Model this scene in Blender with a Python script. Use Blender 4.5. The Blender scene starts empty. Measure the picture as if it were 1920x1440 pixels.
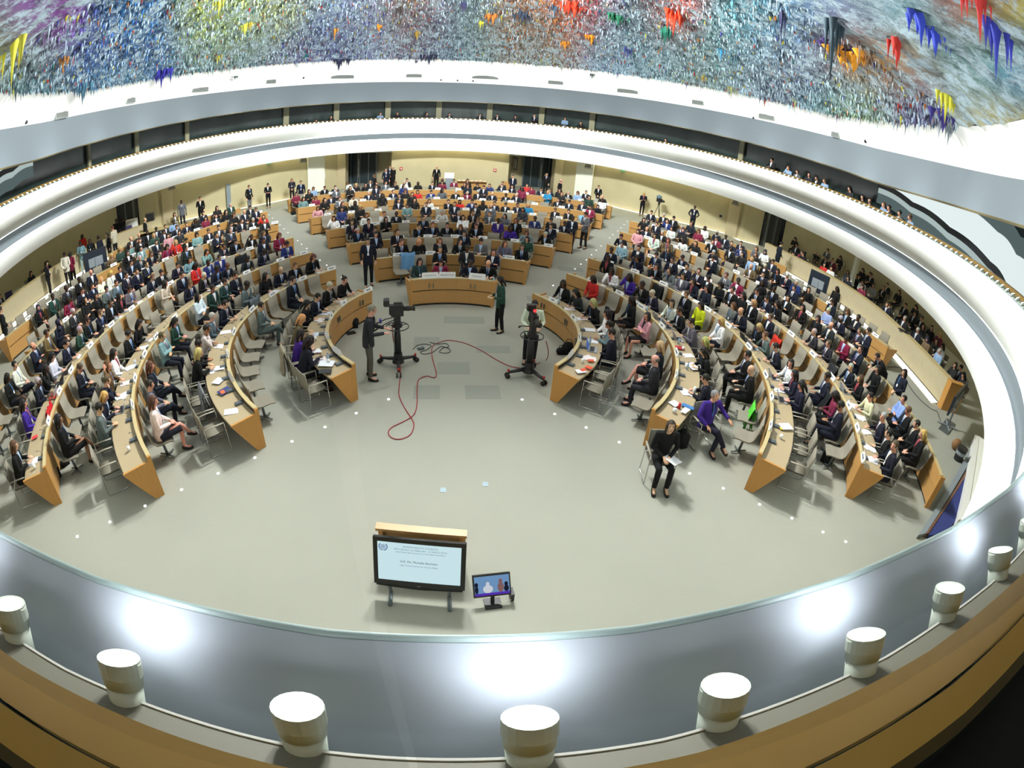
import bpy, math, random
import numpy as np
from mathutils import Matrix, Vector
random.seed(7)
rng = np.random.default_rng(7)
SC = bpy.context.scene
COL = SC.collection
PI = math.pi

# ---------------------------------------------------------------- mesh helper
class MB:
    def __init__(s):
        s.v = []; s.f = []; s.m = []; s.n = 0
    def add(s, vs, fs, mat=0):
        vs = np.asarray(vs, float).reshape(-1, 3)
        s.v.append(vs)
        for f in fs:
            s.f.append([i + s.n for i in f]); s.m.append(mat)
        s.n += len(vs)
        return s
    def box(s, c, d, mat=0, R=None, taper=1.0):
        x, y, z = d[0] / 2, d[1] / 2, d[2] / 2
        t = taper
        p = np.array([(-x, -y, -z), (x, -y, -z), (x, y, -z), (-x, y, -z), (-x * t, -y * t, z), (x * t, -y * t, z), (x * t, y * t, z), (-x * t, y * t, z)])
        if R is not None:
            p = p @ np.array(R).T
        return s.add(p + np.array(c), [(0, 3, 2, 1), (4, 5, 6, 7), (0, 1, 5, 4), (1, 2, 6, 5), (2, 3, 7, 6), (3, 0, 4, 7)], mat)
    def tube(s, pts, rad, n=8, mat=0, side=(1, 0, 0), closed=False, caps=True):
        pts = [np.array(p, float) for p in pts]
        k = len(pts)
        if not hasattr(rad, '__len__'):
            rad = [rad] * k
        rad = [(r, r) if not hasattr(r, '__len__') else r for r in rad]
        vs = []; prev = np.array(side, float)
        for i in range(k):
            if closed:
                t = pts[(i + 1) % k] - pts[i - 1]
            else:
                t = pts[min(i + 1, k - 1)] - pts[max(i - 1, 0)]
            t = t / (np.linalg.norm(t) + 1e-12)
            a = prev - t * np.dot(prev, t)
            if np.linalg.norm(a) < 1e-4:
                a = np.array([0, 1., 0]) - t * t[1]
            a = a / np.linalg.norm(a); prev = a
            b = np.cross(t, a)
            for j in range(n):
                an = 2 * PI * j / n
                vs.append(pts[i] + a * math.cos(an) * rad[i][0] + b * math.sin(an) * rad[i][1])
        fs = []
        for i in range(k if closed else k - 1):
            i2 = (i + 1) % k
            for j in range(n):
                j2 = (j + 1) % n
                fs.append((i * n + j, i * n + j2, i2 * n + j2, i2 * n + j))
        if caps and not closed:
            fs.append(tuple(range(n - 1, -1, -1))); fs.append(tuple((k - 1) * n + j for j in range(n)))
        return s.add(vs, fs, mat)
    def ball(s, c, r, nu=12, nv=8, mat=0, R=None):
        if not hasattr(r, '__len__'): r = (r, r, r)
        vs = [(0, 0, -r[2])]
        for i in range(1, nv):
            ph = -PI / 2 + PI * i / nv
            for j in range(nu):
                a = 2 * PI * j / nu
                vs.append((r[0] * math.cos(ph) * math.cos(a), r[1] * math.cos(ph) * math.sin(a), r[2] * math.sin(ph)))
        vs.append((0, 0, r[2]))
        vs = np.array(vs)
        if R is not None: vs = vs @ np.array(R).T
        fs = [(0, 1 + (j + 1) % nu, 1 + j) for j in range(nu)]
        for i in range(nv - 2):
            for j in range(nu):
                a = 1 + i * nu; b = a + nu; j2 = (j + 1) % nu
                fs.append((a + j, a + j2, b + j2, b + j))
        t = len(vs) - 1; a = 1 + (nv - 2) * nu
        fs += [(a + j, a + (j + 1) % nu, t) for j in range(nu)]
        return s.add(vs + np.array(c), fs, mat)
    def cyl(s, c, r, h, n=20, mat=0, r2=None, R=None):
        r2 = r if r2 is None else r2
        vs = [(r * math.cos(2 * PI * j / n), r * math.sin(2 * PI * j / n), 0) for j in range(n)] + [(r2 * math.cos(2 * PI * j / n), r2 * math.sin(2 * PI * j / n), h) for j in range(n)]
        vs = np.array(vs)
        if R is not None: vs = vs @ np.array(R).T
        fs = [(j, (j + 1) % n, n + (j + 1) % n, n + j) for j in range(n)] + [tuple(range(n - 1, -1, -1)), tuple(range(n, 2 * n))]
        return s.add(vs + np.array(c), fs, mat)
    def strip(s, rings, mat=0, closed=True):
        """rings: list of equal-length point loops -> quads between them"""
        n = len(rings[0]); vs = np.concatenate([np.asarray(r, float) for r in rings])
        fs = []
        for i in range(len(rings) - 1):
            for j in range(n if closed else n - 1):
                j2 = (j + 1) % n
                fs.append((i * n + j, i * n + j2, (i + 1) * n + j2, (i + 1) * n + j))
        return s.add(vs, fs, mat)
    def mesh(s, name, mats=(), smooth=False):
        me = bpy.data.meshes.new(name)
        V = np.concatenate(s.v) if s.v else np.zeros((0, 3))
        me.from_pydata(V.tolist(), [], s.f)
        for m in mats: me.materials.append(m)
        if len(mats) > 1:
            me.polygons.foreach_set('material_index', np.array(s.m, dtype=np.int32))
        if smooth:
            me.polygons.foreach_set('use_smooth', np.ones(len(s.f), dtype=bool))
        me.update()
        return me

def link(name, me, parent=None, loc=None, rotz=None, color=None):
    o = bpy.data.objects.new(name, me)
    COL.objects.link(o)
    if parent is not None: o.parent = parent
    if loc is not None: o.location = loc
    if rotz is not None: o.rotation_euler = (0, 0, rotz)
    if color is not None: o.color = (*color, 1)
    return o

def build(name, mb, mats, parent=None, smooth=False, **k):
    if not isinstance(mats, (list, tuple)): mats = [mats]
    return link(name, mb.mesh(name, mats, smooth), parent, **k)

def tag(o, label=None, cat=None, group=None, kind=None):
    if label: o['label'] = label
    if cat: o['category'] = cat
    if group: o['group'] = group
    if kind: o['kind'] = kind
    return o

def empty(name, loc=(0, 0, 0), rotz=0, label=None, cat=None, group=None):
    o = bpy.data.objects.new(name, None); COL.objects.link(o)
    o.location = loc; o.rotation_euler = (0, 0, rotz); o.empty_display_size = .1
    return tag(o, label, cat, group)

def copy_tree(o, parent=None):
    c = o.copy(); COL.objects.link(c)
    if parent is not None: c.parent = parent
    for ch in list(o.children): copy_tree(ch, c)
    return c

def s2l(r, g=None, b=None):
    if g is None: r, g, b = r
    f = lambda c: (c / 255 / 12.92) if c / 255 <= .04045 else ((c / 255 + .055) / 1.055) ** 2.4
    return (f(r), f(g), f(b))

# ---------------------------------------------------------------- materials
def mat(name, col, rough=.6, metal=0, spec=.5, noise=None, bump=None, emis=None, obcol=False, coat=0):
    """noise=(scale, amount, detail, stretch) tints the base colour; bump=(scale, strength)"""
    m = bpy.data.materials.new(name); m.use_nodes = True
    nt = m.node_tree; N = nt.nodes; L = nt.links
    b = N['Principled BSDF']
    b.inputs['Roughness'].default_value = rough; b.inputs['Metallic'].default_value = metal
    b.inputs['Specular IOR Level'].default_value = spec
    if coat: b.inputs['Coat Weight'].default_value = coat
    src = None
    if obcol:
        oi = N.new('ShaderNodeObjectInfo'); src = oi.outputs['Color']
    else:
        b.inputs['Base Color'].default_value = (*col, 1)
    tc = None
    if noise or bump:
        tc = N.new('ShaderNodeTexCoord'); mp = N.new('ShaderNodeMapping'); L.new(tc.outputs['Object'], mp.inputs[0])
    if noise:
        sc_, am, de, st = (list(noise) + [4, (1, 1, 1)][len(noise) - 2:])[:4]
        mp.inputs['Scale'].default_value = st
        nz = N.new('ShaderNodeTexNoise'); nz.inputs['Scale'].default_value = sc_; nz.inputs['Detail'].default_value = de
        L.new(mp.outputs[0], nz.inputs['Vector'])
        mr = N.new('ShaderNodeMapRange'); mr.inputs['From Min'].default_value = .25; mr.inputs['From Max'].default_value = .75
        mr.inputs['To Min'].default_value = 1 - am; mr.inputs['To Max'].default_value = 1 + am
        L.new(nz.outputs['Fac'], mr.inputs['Value'])
        mx = N.new('ShaderNodeVectorMath'); mx.operation = 'SCALE'
        if src is not None: L.new(src, mx.inputs[0])
        else: mx.inputs[0].default_value = col
        L.new(mr.outputs[0], mx.inputs['Scale'])
        src = mx.outputs[0]
    if src is not None: L.new(src, b.inputs['Base Color'])
    if bump:
        nb = N.new('ShaderNodeTexNoise'); nb.inputs['Scale'].default_value = bump[0]; nb.inputs['Detail'].default_value = 5
        L.new(mp.outputs[0], nb.inputs['Vector'])
        bp = N.new('ShaderNodeBump'); bp.inputs['Strength'].default_value = bump[1]; bp.inputs['Distance'].default_value = .05
        L.new(nb.outputs['Fac'], bp.inputs['Height']); L.new(bp.outputs[0], b.inputs['Normal'])
    if emis:
        b.inputs['Emission Color'].default_value = (*emis[0], 1); b.inputs['Emission Strength'].default_value = emis[1]
    return m

MT = {}
MT['carpet'] = mat('carpet', s2l(158, 158, 146), .95, spec=.1, noise=(.35, .06, 6), bump=(60, .15))
MT['carpet_tile'] = mat('carpet_tile', s2l(144, 147, 137), .95, spec=.1, bump=(60, .15))
MT['wood'] = mat('oak_veneer', s2l(178, 134, 78), .45, noise=(3, .07, 6, (1, 1, 9)))
MT['wood_end'] = mat('oak_end', s2l(186, 134, 66), .45, noise=(3, .07, 6, (9, 9, 1)))
MT['worktop'] = mat('worktop', s2l(168, 150, 118), .5, noise=(2, .05, 4))
MT['rim'] = mat('pale_rim', s2l(186, 168, 122), .35)
MT['dark'] = mat('dark_gap', s2l(34, 28, 22), .8)
MT['chair'] = mat('taupe_fabric', s2l(134, 128, 114), .8, spec=.2, noise=(30, .06, 3))
MT['chair_frame'] = mat('pale_frame', s2l(150, 144, 128), .5)
MT['chrome'] = mat('chrome', (.55, .56, .56), .25, metal=1)
MT['steel'] = mat('grey_steel', s2l(110, 118, 120), .4, metal=.6)
MT['black'] = mat('black_plastic', s2l(22, 22, 25), .5)
MT['white'] = mat('white_paint', s2l(238, 240, 236), .7, spec=.2)
MT['offwhite'] = mat('offwhite', s2l(228, 228, 222), .6)
MT['paper'] = mat('paper', s2l(235, 235, 232), .8, spec=.1)
MT['fascia'] = mat('grey_fascia', s2l(102, 110, 115), .7, spec=.2)
MT['stone'] = mat('travertine', s2l(186, 176, 142), .75, spec=.2, noise=(.9, .07, 9), bump=(1.6, .5))
MT['stone2'] = mat('sand_render', s2l(178, 166, 136), .8, spec=.2, noise=(6, .04, 8))
MT['soft'] = mat('soft_white', s2l(236, 238, 228), .75, spec=.1)
MT['brown'] = mat('brown_rail', s2l(112, 78, 62), .4)
def emit(name, col, st):
    m = bpy.data.materials.new(name); m.use_nodes = True; nt = m.node_tree; nt.nodes.clear()
    o = nt.nodes.new('ShaderNodeOutputMaterial'); e = nt.nodes.new('ShaderNodeEmission')
    e.inputs[0].default_value = (*col, 1); e.inputs[1].default_value = st; nt.links.new(e.outputs[0], o.inputs[0]); return m

# ---------------------------------------------------------------- camera
CAM = Vector((-.3478, .0555, 6.1448))
F_PX = 994.667; PITCH = math.radians(29.636); ROLL = math.radians(4.919); YAW = math.radians(9.063)
_fh = Vector((math.sin(YAW), math.cos(YAW), 0)); _rt = Vector((math.cos(YAW), -math.sin(YAW), 0)); _z = Vector((0, 0, 1))
_fw = _fh * math.cos(PITCH) - _z * math.sin(PITCH); _up = _fh * math.sin(PITCH) + _z * math.cos(PITCH)
_R = _rt * math.cos(ROLL) + _up * math.sin(ROLL); _U = -_rt * math.sin(ROLL) + _up * math.cos(ROLL)
cd = bpy.data.cameras.new('camera'); co = bpy.data.objects.new('camera', cd); COL.objects.link(co); SC.camera = co
Mx = Matrix((_R, _U, -_fw)).transposed().to_4x4(); Mx.translation = CAM; co.matrix_world = Mx
cd.type = 'PANO'; cd.panorama_type = 'FISHEYE_EQUISOLID'; cd.sensor_width = 36; cd.sensor_height = 27; cd.sensor_fit = 'HORIZONTAL'
cd.fisheye_lens = F_PX / 1920 * 36; cd.fisheye_fov = math.radians(170); cd.clip_start = .02; cd.clip_end = 200
def rdir(px, py):
    x = px - 960; y = -(py - 720); r = math.hypot(x, y); th = 2 * math.asin(min(1, r / (2 * F_PX))); k = math.sin(th) / max(r, 1e-9)
    return _R * (x * k) + _U * (y * k) + _fw * math.cos(th)
def at(px, py, z=0.):
    """the point of height z that the photograph shows at a pixel"""
    d = rdir(px, py); t = (z - CAM.z) / d.z
    return (CAM.x + d.x * t, CAM.y + d.y * t)

SC.view_settings.view_transform = 'Standard'; SC.view_settings.look = 'None'; SC.view_settings.gamma = 1
SC.view_settings.use_curve_mapping = False; SC.view_settings.exposure = 0.0
w = bpy.data.worlds.new('world'); SC.world = w; w.use_nodes = True
w.node_tree.nodes['Background'].inputs[0].default_value = (.5, .55, .6, 1); w.node_tree.nodes['Background'].inputs[1].default_value = .05
try:
    SC.cycles.use_denoising = True; SC.cycles.denoiser = 'OPENIMAGEDENOISE'
    SC.cycles.max_bounces = 5; SC.cycles.diffuse_bounces = 3; SC.cycles.glossy_bounces = 2; SC.cycles.transmission_bounces = 2
    SC.cycles.transparent_max_bounces = 6; SC.cycles.caustics_reflective = False; SC.cycles.caustics_refractive = False
    SC.cycles.use_adaptive_sampling = True; SC.cycles.adaptive_threshold = .02; SC.cycles.sample_clamp_indirect = 4
except Exception as e:
    print('cycles settings', e)
# ================================================================ THE ROOM
NR = 160
def ring(ax, ay, yc, z, n=NR, a0=0, a1=2 * PI, close=True):
    o = []
    for i in range(n):
        a = a0 + (a1 - a0) * i / (n if close else n - 1)
        zz = z(a) if callable(z) else z
        o.append((ax * math.sin(a), yc - ay * math.cos(a), zz))   # a=0 is the near end, below the camera
    return o
def norm_ring(ax, ay, yc, off):
    return (ax + off, ay + off, yc)

# floor
b = MB(); b.add([(-32, -6, 0), (32, -6, 0), (32, 52, 0), (-32, 52, 0)], [(0, 1, 2, 3)])
tag(build('floor', b, MT['carpet']), kind='structure')
# lighter replaced carpet squares showing in the middle of the floor and in the aisles
b = MB()
for (px, py, w_, h_) in [(800, 640, .7, .55), (850, 690, .8, .6), (905, 735, .8, .6), (800, 735, .6, .6), (870, 600, 1.2, .5), (1070, 505, 1.0, .5), (1010, 560, .8, .5), (925, 655, .9, .4)]:
    x, y = at(px, py); b.box((x, y, .002), (w_, h_, .003))
tag(build('floor_tiles', b, MT['carpet_tile']), kind='structure')

# ---- far wall and side walls behind the seats (one side, mirrored)
WALLR = [(8.5, 40.0), (9.0, 39.3), (9.9, 38.2), (11.2, 36.6), (12.2, 35.5), (13.2, 34.6), (15.0, 33.2), (17.0, 32.0), (18.4, 31.0), (18.5, 29.6), (19.6, 29.0)]
WALLR2 = [(20.9, 28.2), (22.4, 26.0), (23.2, 23.0), (23.6, 19.0), (23.2, 15.0), (22.0, 11.0), (20.2, 8.0), (17.5, 4.5), (13.6, 1.5), (9.0, -1.0), (4.0, -2.2), (0.0, -2.5)]
HW = 3.35
def wall_strip(pts, z0=0, z1=HW, name='wall', m='stone'):
    b = MB()
    vs = []
    for x, y in pts: vs += [(x, y, z0), (x, y, z1)]
    fs = [(2 * i, 2 * i + 1, 2 * i + 3, 2 * i + 2) for i in range(len(pts) - 1)]
    b.add(vs, fs)
    return tag(build(name, b, MT[m]), kind='structure')
wall_strip([(-4.4, 40.25), (0, 40.4), (4.4, 40.25)], name='wall_back')
for sgn, nm in ((1, 'right'), (-1, 'left')):
    wall_strip([(sgn * x, y) for x, y in WALLR], name='wall_' + nm)
    wall_strip([(sgn * x, y) for x, y in WALLR2], name='wall_side_' + nm)
    # door recess in the far wall
    wall_strip([(sgn * 4.4, 40.25), (sgn * 4.9, 42.6), (sgn * 5.9, 42.9)], name='wall_recess_' + nm, m='stone2')
    b = MB(); b.box((sgn * 8.2, 40.6, HW / 2), (.62, 1.3, HW))
    tag(build('wall_pier_' + nm, b, MT['stone2']), kind='structure')
    # door lintel
    b = MB(); b.box((sgn * 6.1, 40.15, 3.05), (3.6, .25, .62))
    tag(build('wall_lintel_' + nm, b, MT['soft']), kind='structure')
    # pilaster that closes the side of the curved wall
    b = MB(); b.box((sgn * 18.35, 30.5, HW / 2), (.5, 1.0, HW), R=Matrix.Rotation(sgn * .3, 3, 'Z'))
    tag(build('wall_pilaster_' + nm, b, MT['stone2']), kind='structure')
    # slim flush panel beside the doors
    b = MB(); b.box((sgn * 9.75, 38.15, 1.65), (1.5, .08, 3.1), R=Matrix.Rotation(-sgn * .86, 3, 'Z'))
    tag(build('wall_panel_' + nm, b, MT['soft']), kind='structure')
    # dark glazed doors at the back of the recess
    d = empty('door_%d' % (1 if sgn > 0 else 2)); d['kind'] = 'structure'
    b = MB(); b.box((sgn * 7.2, 42.6, 1.35), (2.7, .06, 2.7)); build('leaf', b, mat('dark_door_glass', s2l(40, 52, 58), .15), d)
    b = MB()
    for dx in (-1.35, -.72, .0, .16, .72, 1.35): b.box((sgn * (7.2 + dx), 42.52, 1.35), (.07, .08, 2.7))
    b.box((sgn * 7.2, 42.52, 2.7), (2.7, .08, .08)); build('frame', b, MT['steel'], d)
    b = MB(); b.box((sgn * 7.28, 42.42, 1.3), (.05, .05, 1.5)); build('handle', b, MT['chrome'], d)
# dark tall door posts by the side platform
for sgn in (1, -1):
    b = MB(); b.box((sgn * 20.2, 28.7, 1.6), (1.15, .12, 3.2), R=Matrix.Rotation(-sgn * .55, 3, 'Z'))
    b.box((sgn * 19.85, 28.75, 1.6), (.05, .2, 3.2), mat=1); b.box((sgn * 20.3, 28.5, 1.6), (.08, .25, 3.2), mat=1)
    tag(build('door_%d' % (3 if sgn > 0 else 4), b, [mat('dark_door', s2l(36, 34, 30), .4), MT['steel']]), kind='structure')

# ---- soffit under the gallery (from the lip outwards)
Fr = (14.3, 19.9, 20.3); Gr = (15.7, 19.5, 20.2); Br = (16.4, 18.8, 20.0)
ZF, ZG, ZB = 5.29, 4.06, 3.0
def R_(t, z, o=0): return ring(t[0] + o, t[1] + o, t[2], z)
b = MB()
b.strip([R_(Br, ZB), R_(Br, ZB + .02, .12), R_(Br, HW - .1, .5), R_(Br, HW, 1.6), ring(30, 30, 22, HW)])
tag(build('ceiling_soffit', b, MT['soft'], smooth=True), kind='structure')

# ---- the gallery lip: two bowed white bands with a grey groove between them
def lerp3(A, B, t): return tuple(A[i] * (1 - t) + B[i] * t for i in range(3))
lipT = (14.1, 19.73, 20.3)
def band(T0, z0, T1, z1, bulge, n=10, pw=1.0):
    rs = []
    for i in range(n + 1):
        t = i / n; T = lerp3(T0, T1, t ** pw); bo = -bulge * math.sin(PI * t)
        rs.append(R_(T, z0 * (1 - t) + z1 * t, bo))
    return rs
b = MB(); b.strip(band(lipT, 5.33, Gr, ZG + .20, .04, pw=2.4), 0)
tag(build('trim_1', b, MT['white'], smooth=True), kind='structure')
b = MB(); b.strip([R_(Gr, ZG + .20), R_(Gr, ZG + .17, .05), R_(Gr, ZG - .17, .05), R_(Gr, ZG - .20)], 0)
tag(build('trim_2', b, MT['fascia'], smooth=False), kind='structure')
b = MB(); b.strip(band(Gr, ZG - .20, Br, ZB, .12), 0)
tag(build('trim_3', b, MT['white'], smooth=True), kind='structure')
# lip top: pale green-grey edge, then the sloping inner face down to the trough, trough floor, outer wall
MT['edge'] = mat('lip_edge', s2l(132, 148, 144), .5)
MT['trough'] = mat('trough_grey', s2l(158, 164, 168), .6, spec=.2)
b = MB(); b.strip([R_(lipT, 5.33), R_(lipT, 5.345, .01), R_(lipT, 5.345, .018), R_(lipT, 5.33, .022)])
tag(build('trim_4', b, MT['edge'], smooth=True), kind='structure')
b = MB(); b.strip([R_(lipT, 5.335, .022), R_(lipT, 5.325, .05), R_(lipT, 5.30, .09), R_(lipT, 5.26, .125), R_(lipT, 5.215, .15), R_(lipT, 5.20, .17), R_(lipT, 5.20, .238)])
b.strip([R_(lipT, 5.20, .238), R_(lipT, 5.31, .24)])
tag(build('trim_5', b, MT['trough'], smooth=True), kind='structure')
# ledge with its thin bright edge, sloping olive parapet, wooden handrail
MT['ledge'] = mat('olive_ledge', s2l(104, 102, 88), .6, noise=(1.5, .05, 4))
b = MB(); b.strip([R_(lipT, 5.308, .239), R_(lipT, 5.314, .241), R_(lipT, 5.314, .246), R_(lipT, 5.308, .248)])
tag(build('trim_6', b, MT['offwhite']), kind='structure')
b = MB(); b.strip([R_(lipT, 5.310, .246), R_(lipT, 5.35, .31)])
tag(build('trim_7', b, MT['ledge']), kind='structure')
MT['railwood'] = mat('golden_rail', s2l(118, 90, 34), .4, noise=(2, .08, 5, (1, 1, 1)))
MT['slot'] = mat('rail_slot', s2l(30, 52, 46), .4)
g = empty('gallery_handrail', (0, 0, 0), 0, 'golden wooden handrail curving round the gallery under the camera', 'handrail')
b = MB(); b.strip([R_(lipT, 5.34, .31), R_(lipT, 5.42, .315), R_(lipT, 5.425, .408)]); b.strip([R_(lipT, 5.425, .416), R_(lipT, 5.415, .49), R_(lipT, 5.38, .52), R_(lipT, 5.25, .52)])
build('rail', b, MT['railwood'], g, smooth=False)
b = MB(); b.strip([R_(lipT, 5.425, .408), R_(lipT, 5.40, .409), R_(lipT, 5.40, .415), R_(lipT, 5.425, .416)]); build('glass_slot', b, MT['slot'], g)
# gallery walkway floor, back wall (windows of the booths) and ceiling
GF = 4.35
MT['darkfloor'] = mat('dark_gallery_floor', s2l(62, 58, 54), .9)
b = MB(); b.strip([R_(lipT, 5.25, .52), R_(lipT, 5.12, .50), ring(16.5, 20.35, 20.3, GF), R_(lipT, GF, 6.5)])
tag(build('floor_gallery', b, MT['darkfloor']), kind='structure')

# ---- booth windows all round behind the walkway
def zfb(a): # underside of the grey fascia as seen from the rail
    d = (1 - math.cos(a)) / 2
    return 6.32 + .42 * max(0, (d - .35) / .65) + .5 * max(0, (.32 - d) / .32)
def zft(a):
    d = (1 - math.cos(a)) / 2
    return 7.52 + .70 * max(0, (d - .35) / .65)
WR = (16.9, 22.3, 20.5)
FA = (14.6, 20.1, 20.3)
MT['boothglass'] = mat('booth_glass', s2l(46, 58, 56), .2, spec=.5, noise=(.5, .4, 5))
b = MB(); b.strip([ring(*WR, GF, n=NR), ring(*WR, 7.2, n=NR)])
tag(build('wall_gallery', b, MT['boothglass']), kind='structure')
b = MB(); b.strip([[(x, y, z) for (x, y, z) in ring(*FA, zfb)], ring(FA[0] + .3, FA[1] + .3, FA[2], zfb), ring(WR[0] + .1, WR[1] + .1, WR[2], 7.1)])
tag(build('ceiling_gallery', b, mat('dim_ceiling', s2l(120, 122, 116), .8)), kind='structure')
b = MB(); b.strip([ring(*FA, zft), ring(*FA, zfb)])
tag(build('trim_8', b, MT['fascia'], smooth=True), kind='structure')
b = MB(); b.strip([ring(*FA, zfb), ring(FA[0] + .1, FA[1] + .1, FA[2], lambda a: zfb(a) - .05), ring(FA[0] + .2, FA[1] + .2, FA[2], zfb)])
tag(build('trim_9', b, mat('tan_edge', s2l(146, 134, 96), .6), smooth=True), kind='structure')
# pillars between the booths
MT['pt'] = mat('pillar_tan', s2l(150, 146, 118), .7)
def wr_hit(px, py, T):
    d = rdir(px, py)
    for i in range(100, 6000):
        p = CAM + d * (i * .01)
        if math.hypot(p.x / T[0], (p.y - T[2]) / T[1]) > 1: return p
for i, (px, py, pw_) in enumerate([(163,290,.22),(253,262,.3),(348,240,.3),(535,215,.42),(630,208,.42),(727,204,.42),(823,203,.42),(919,205,.42),(1017,211,.42),(1112,222,.42),(1392,290,.34)]):
    p = wr_hit(px, py, WR); ang = math.atan2(p.y - 20.3, p.x)
    b = MB(); b.box((p.x * .993, 20.5 + (p.y - 20.5) * .993, (GF + 7.0) / 2), (.12, pw_, 7.0 - GF), R=Matrix.Rotation(ang, 3, 'Z'))
    tag(build('trim_%d' % (20 + i), b, MT['pt']), kind='structure')

# ---- white upper band and painted dome
def zde(a):
    d = (1 - math.cos(a)) / 2
    return 8.4 + 1.6 * max(0, (d - .4) / .6)
DE = (13.75, 19.45, 20.25)
b = MB(); rs = []
for i in range(7):
    t = i / 6; T = lerp3(FA, DE, t)
    rs.append(ring(T[0], T[1], T[2], lambda a, t=t: zft(a) * (1 - t) + zde(a) * t + .18 * math.sin(PI * t)))
b.strip(rs)
tag(build('ceiling_band', b, MT['offwhite'], smooth=True), kind='structure')
# ---- the dome: a rough ceiling of coloured plaster icicles (generic colours and shapes)
CMAP = [(40,60,95,60,150),(90,30,150,60,170),(20,90,170,175,60),(180,100,50,80,165),(300,60,40,100,165),(250,20,40,110,170),(380,40,185,200,80),(450,60,165,190,110),(200,150,80,130,150),(60,150,70,120,140),(60,110,90,110,120),
 (520,20,190,200,130),(600,60,120,140,190),(700,60,150,160,195),(640,105,80,75,130),(560,120,110,90,140),(820,50,110,120,165),(780,40,180,120,80),(400,110,100,130,140),(480,100,130,150,170),(880,40,120,150,150),(960,60,190,130,80),(1040,45,220,130,50),(1090,12,228,60,30),(1010,80,90,140,140),(900,90,110,150,150),(800,85,80,100,130),
 (1200,35,60,120,120),(1150,30,60,70,110),(1270,18,228,80,40),(1150,75,150,180,205),(1250,100,150,190,205),(1350,60,80,150,150),(1300,130,130,150,140),(1400,100,150,175,190),(1450,60,90,140,175),(1380,20,110,180,200),(1480,130,120,130,150),
 (1560,60,110,125,180),(1500,20,110,150,190),(1600,95,235,160,40),(1660,120,225,160,50),(1700,145,215,160,60),(1540,130,115,135,165),(1680,40,130,180,185),(1630,40,120,160,200),(1750,90,110,160,165),(1850,60,100,160,160),(1870,20,205,190,60),(1830,15,190,70,70),(1715,195,60,60,150),(1690,170,70,70,140),(1640,180,120,160,170),(1800,190,180,190,175),(1880,240,200,180,80),(1900,150,80,150,185),(1820,130,100,150,150),(1560,190,110,160,165),(1620,215,150,170,60)]
CM = np.array([c[:2] for c in CMAP], float); CC = np.array([s2l(*c[2:]) for c in CMAP])
_M3 = np.array(co.matrix_world.to_3x3()); _C = np.array(CAM)
def proj_np(P):
    d = (np.asarray(P) - _C) @ _M3
    n = np.linalg.norm(d, axis=-1); th = np.arccos(np.clip(-d[..., 2] / n, -1, 1)); r = 2 * F_PX * np.sin(th / 2)
    h = np.maximum(np.hypot(d[..., 0], d[..., 1]), 1e-9)
    return np.stack([960 + d[..., 0] / h * r, 720 - d[..., 1] / h * r], -1)
def domecol(P):
    q = proj_np(P); w_ = np.exp(-((q[:, None, :] - CM[None]) ** 2).sum(-1) / (2 * 38.0 ** 2)) + 1e-9
    return (w_ @ CC) / w_.sum(1, keepdims=True)
def dome_pt(a, t):
    """t 0 at the dome edge, 1 at the crown"""
    ax, ay = DE[0] * (1 - t), DE[1] * (1 - t)
    zc = 12.9; z0 = zde(a)
    return (ax * math.sin(a), DE[2] - ay * math.cos(a), z0 + (zc - z0) * (1 - (1 - t) ** 2.0) * .98)
NA, NT = 300, 46
b = MB(); grid = []
for i in range(NT + 1):
    t = (i / NT) ** 1.15 * .985
    rr = []
    for j in range(NA):
        a = 2 * PI * j / NA; x, y, z = dome_pt(a, t)
        nz = .10 * math.sin(7.3 * x + 2.1 * math.sin(3.1 * y)) * math.sin(5.9 * y + 1.7 * math.sin(4.3 * x)) + .06 * math.sin(15 * x + 3 * y) * math.sin(13 * y - 4 * x)
        rr.append((x, y, z + (nz if i > 0 else nz * .4)))
    grid.append(rr)
b.strip(grid)
me = b.mesh('ceiling', [], True)
V = np.concatenate([np.array(r) for r in grid])
dc = domecol(V)
ca = me.color_attributes.new('Col', 'FLOAT_COLOR', 'POINT'); ca.data.foreach_set('color', np.concatenate([dc, np.ones((len(dc), 1))], 1).astype(np.float32).ravel())
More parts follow.
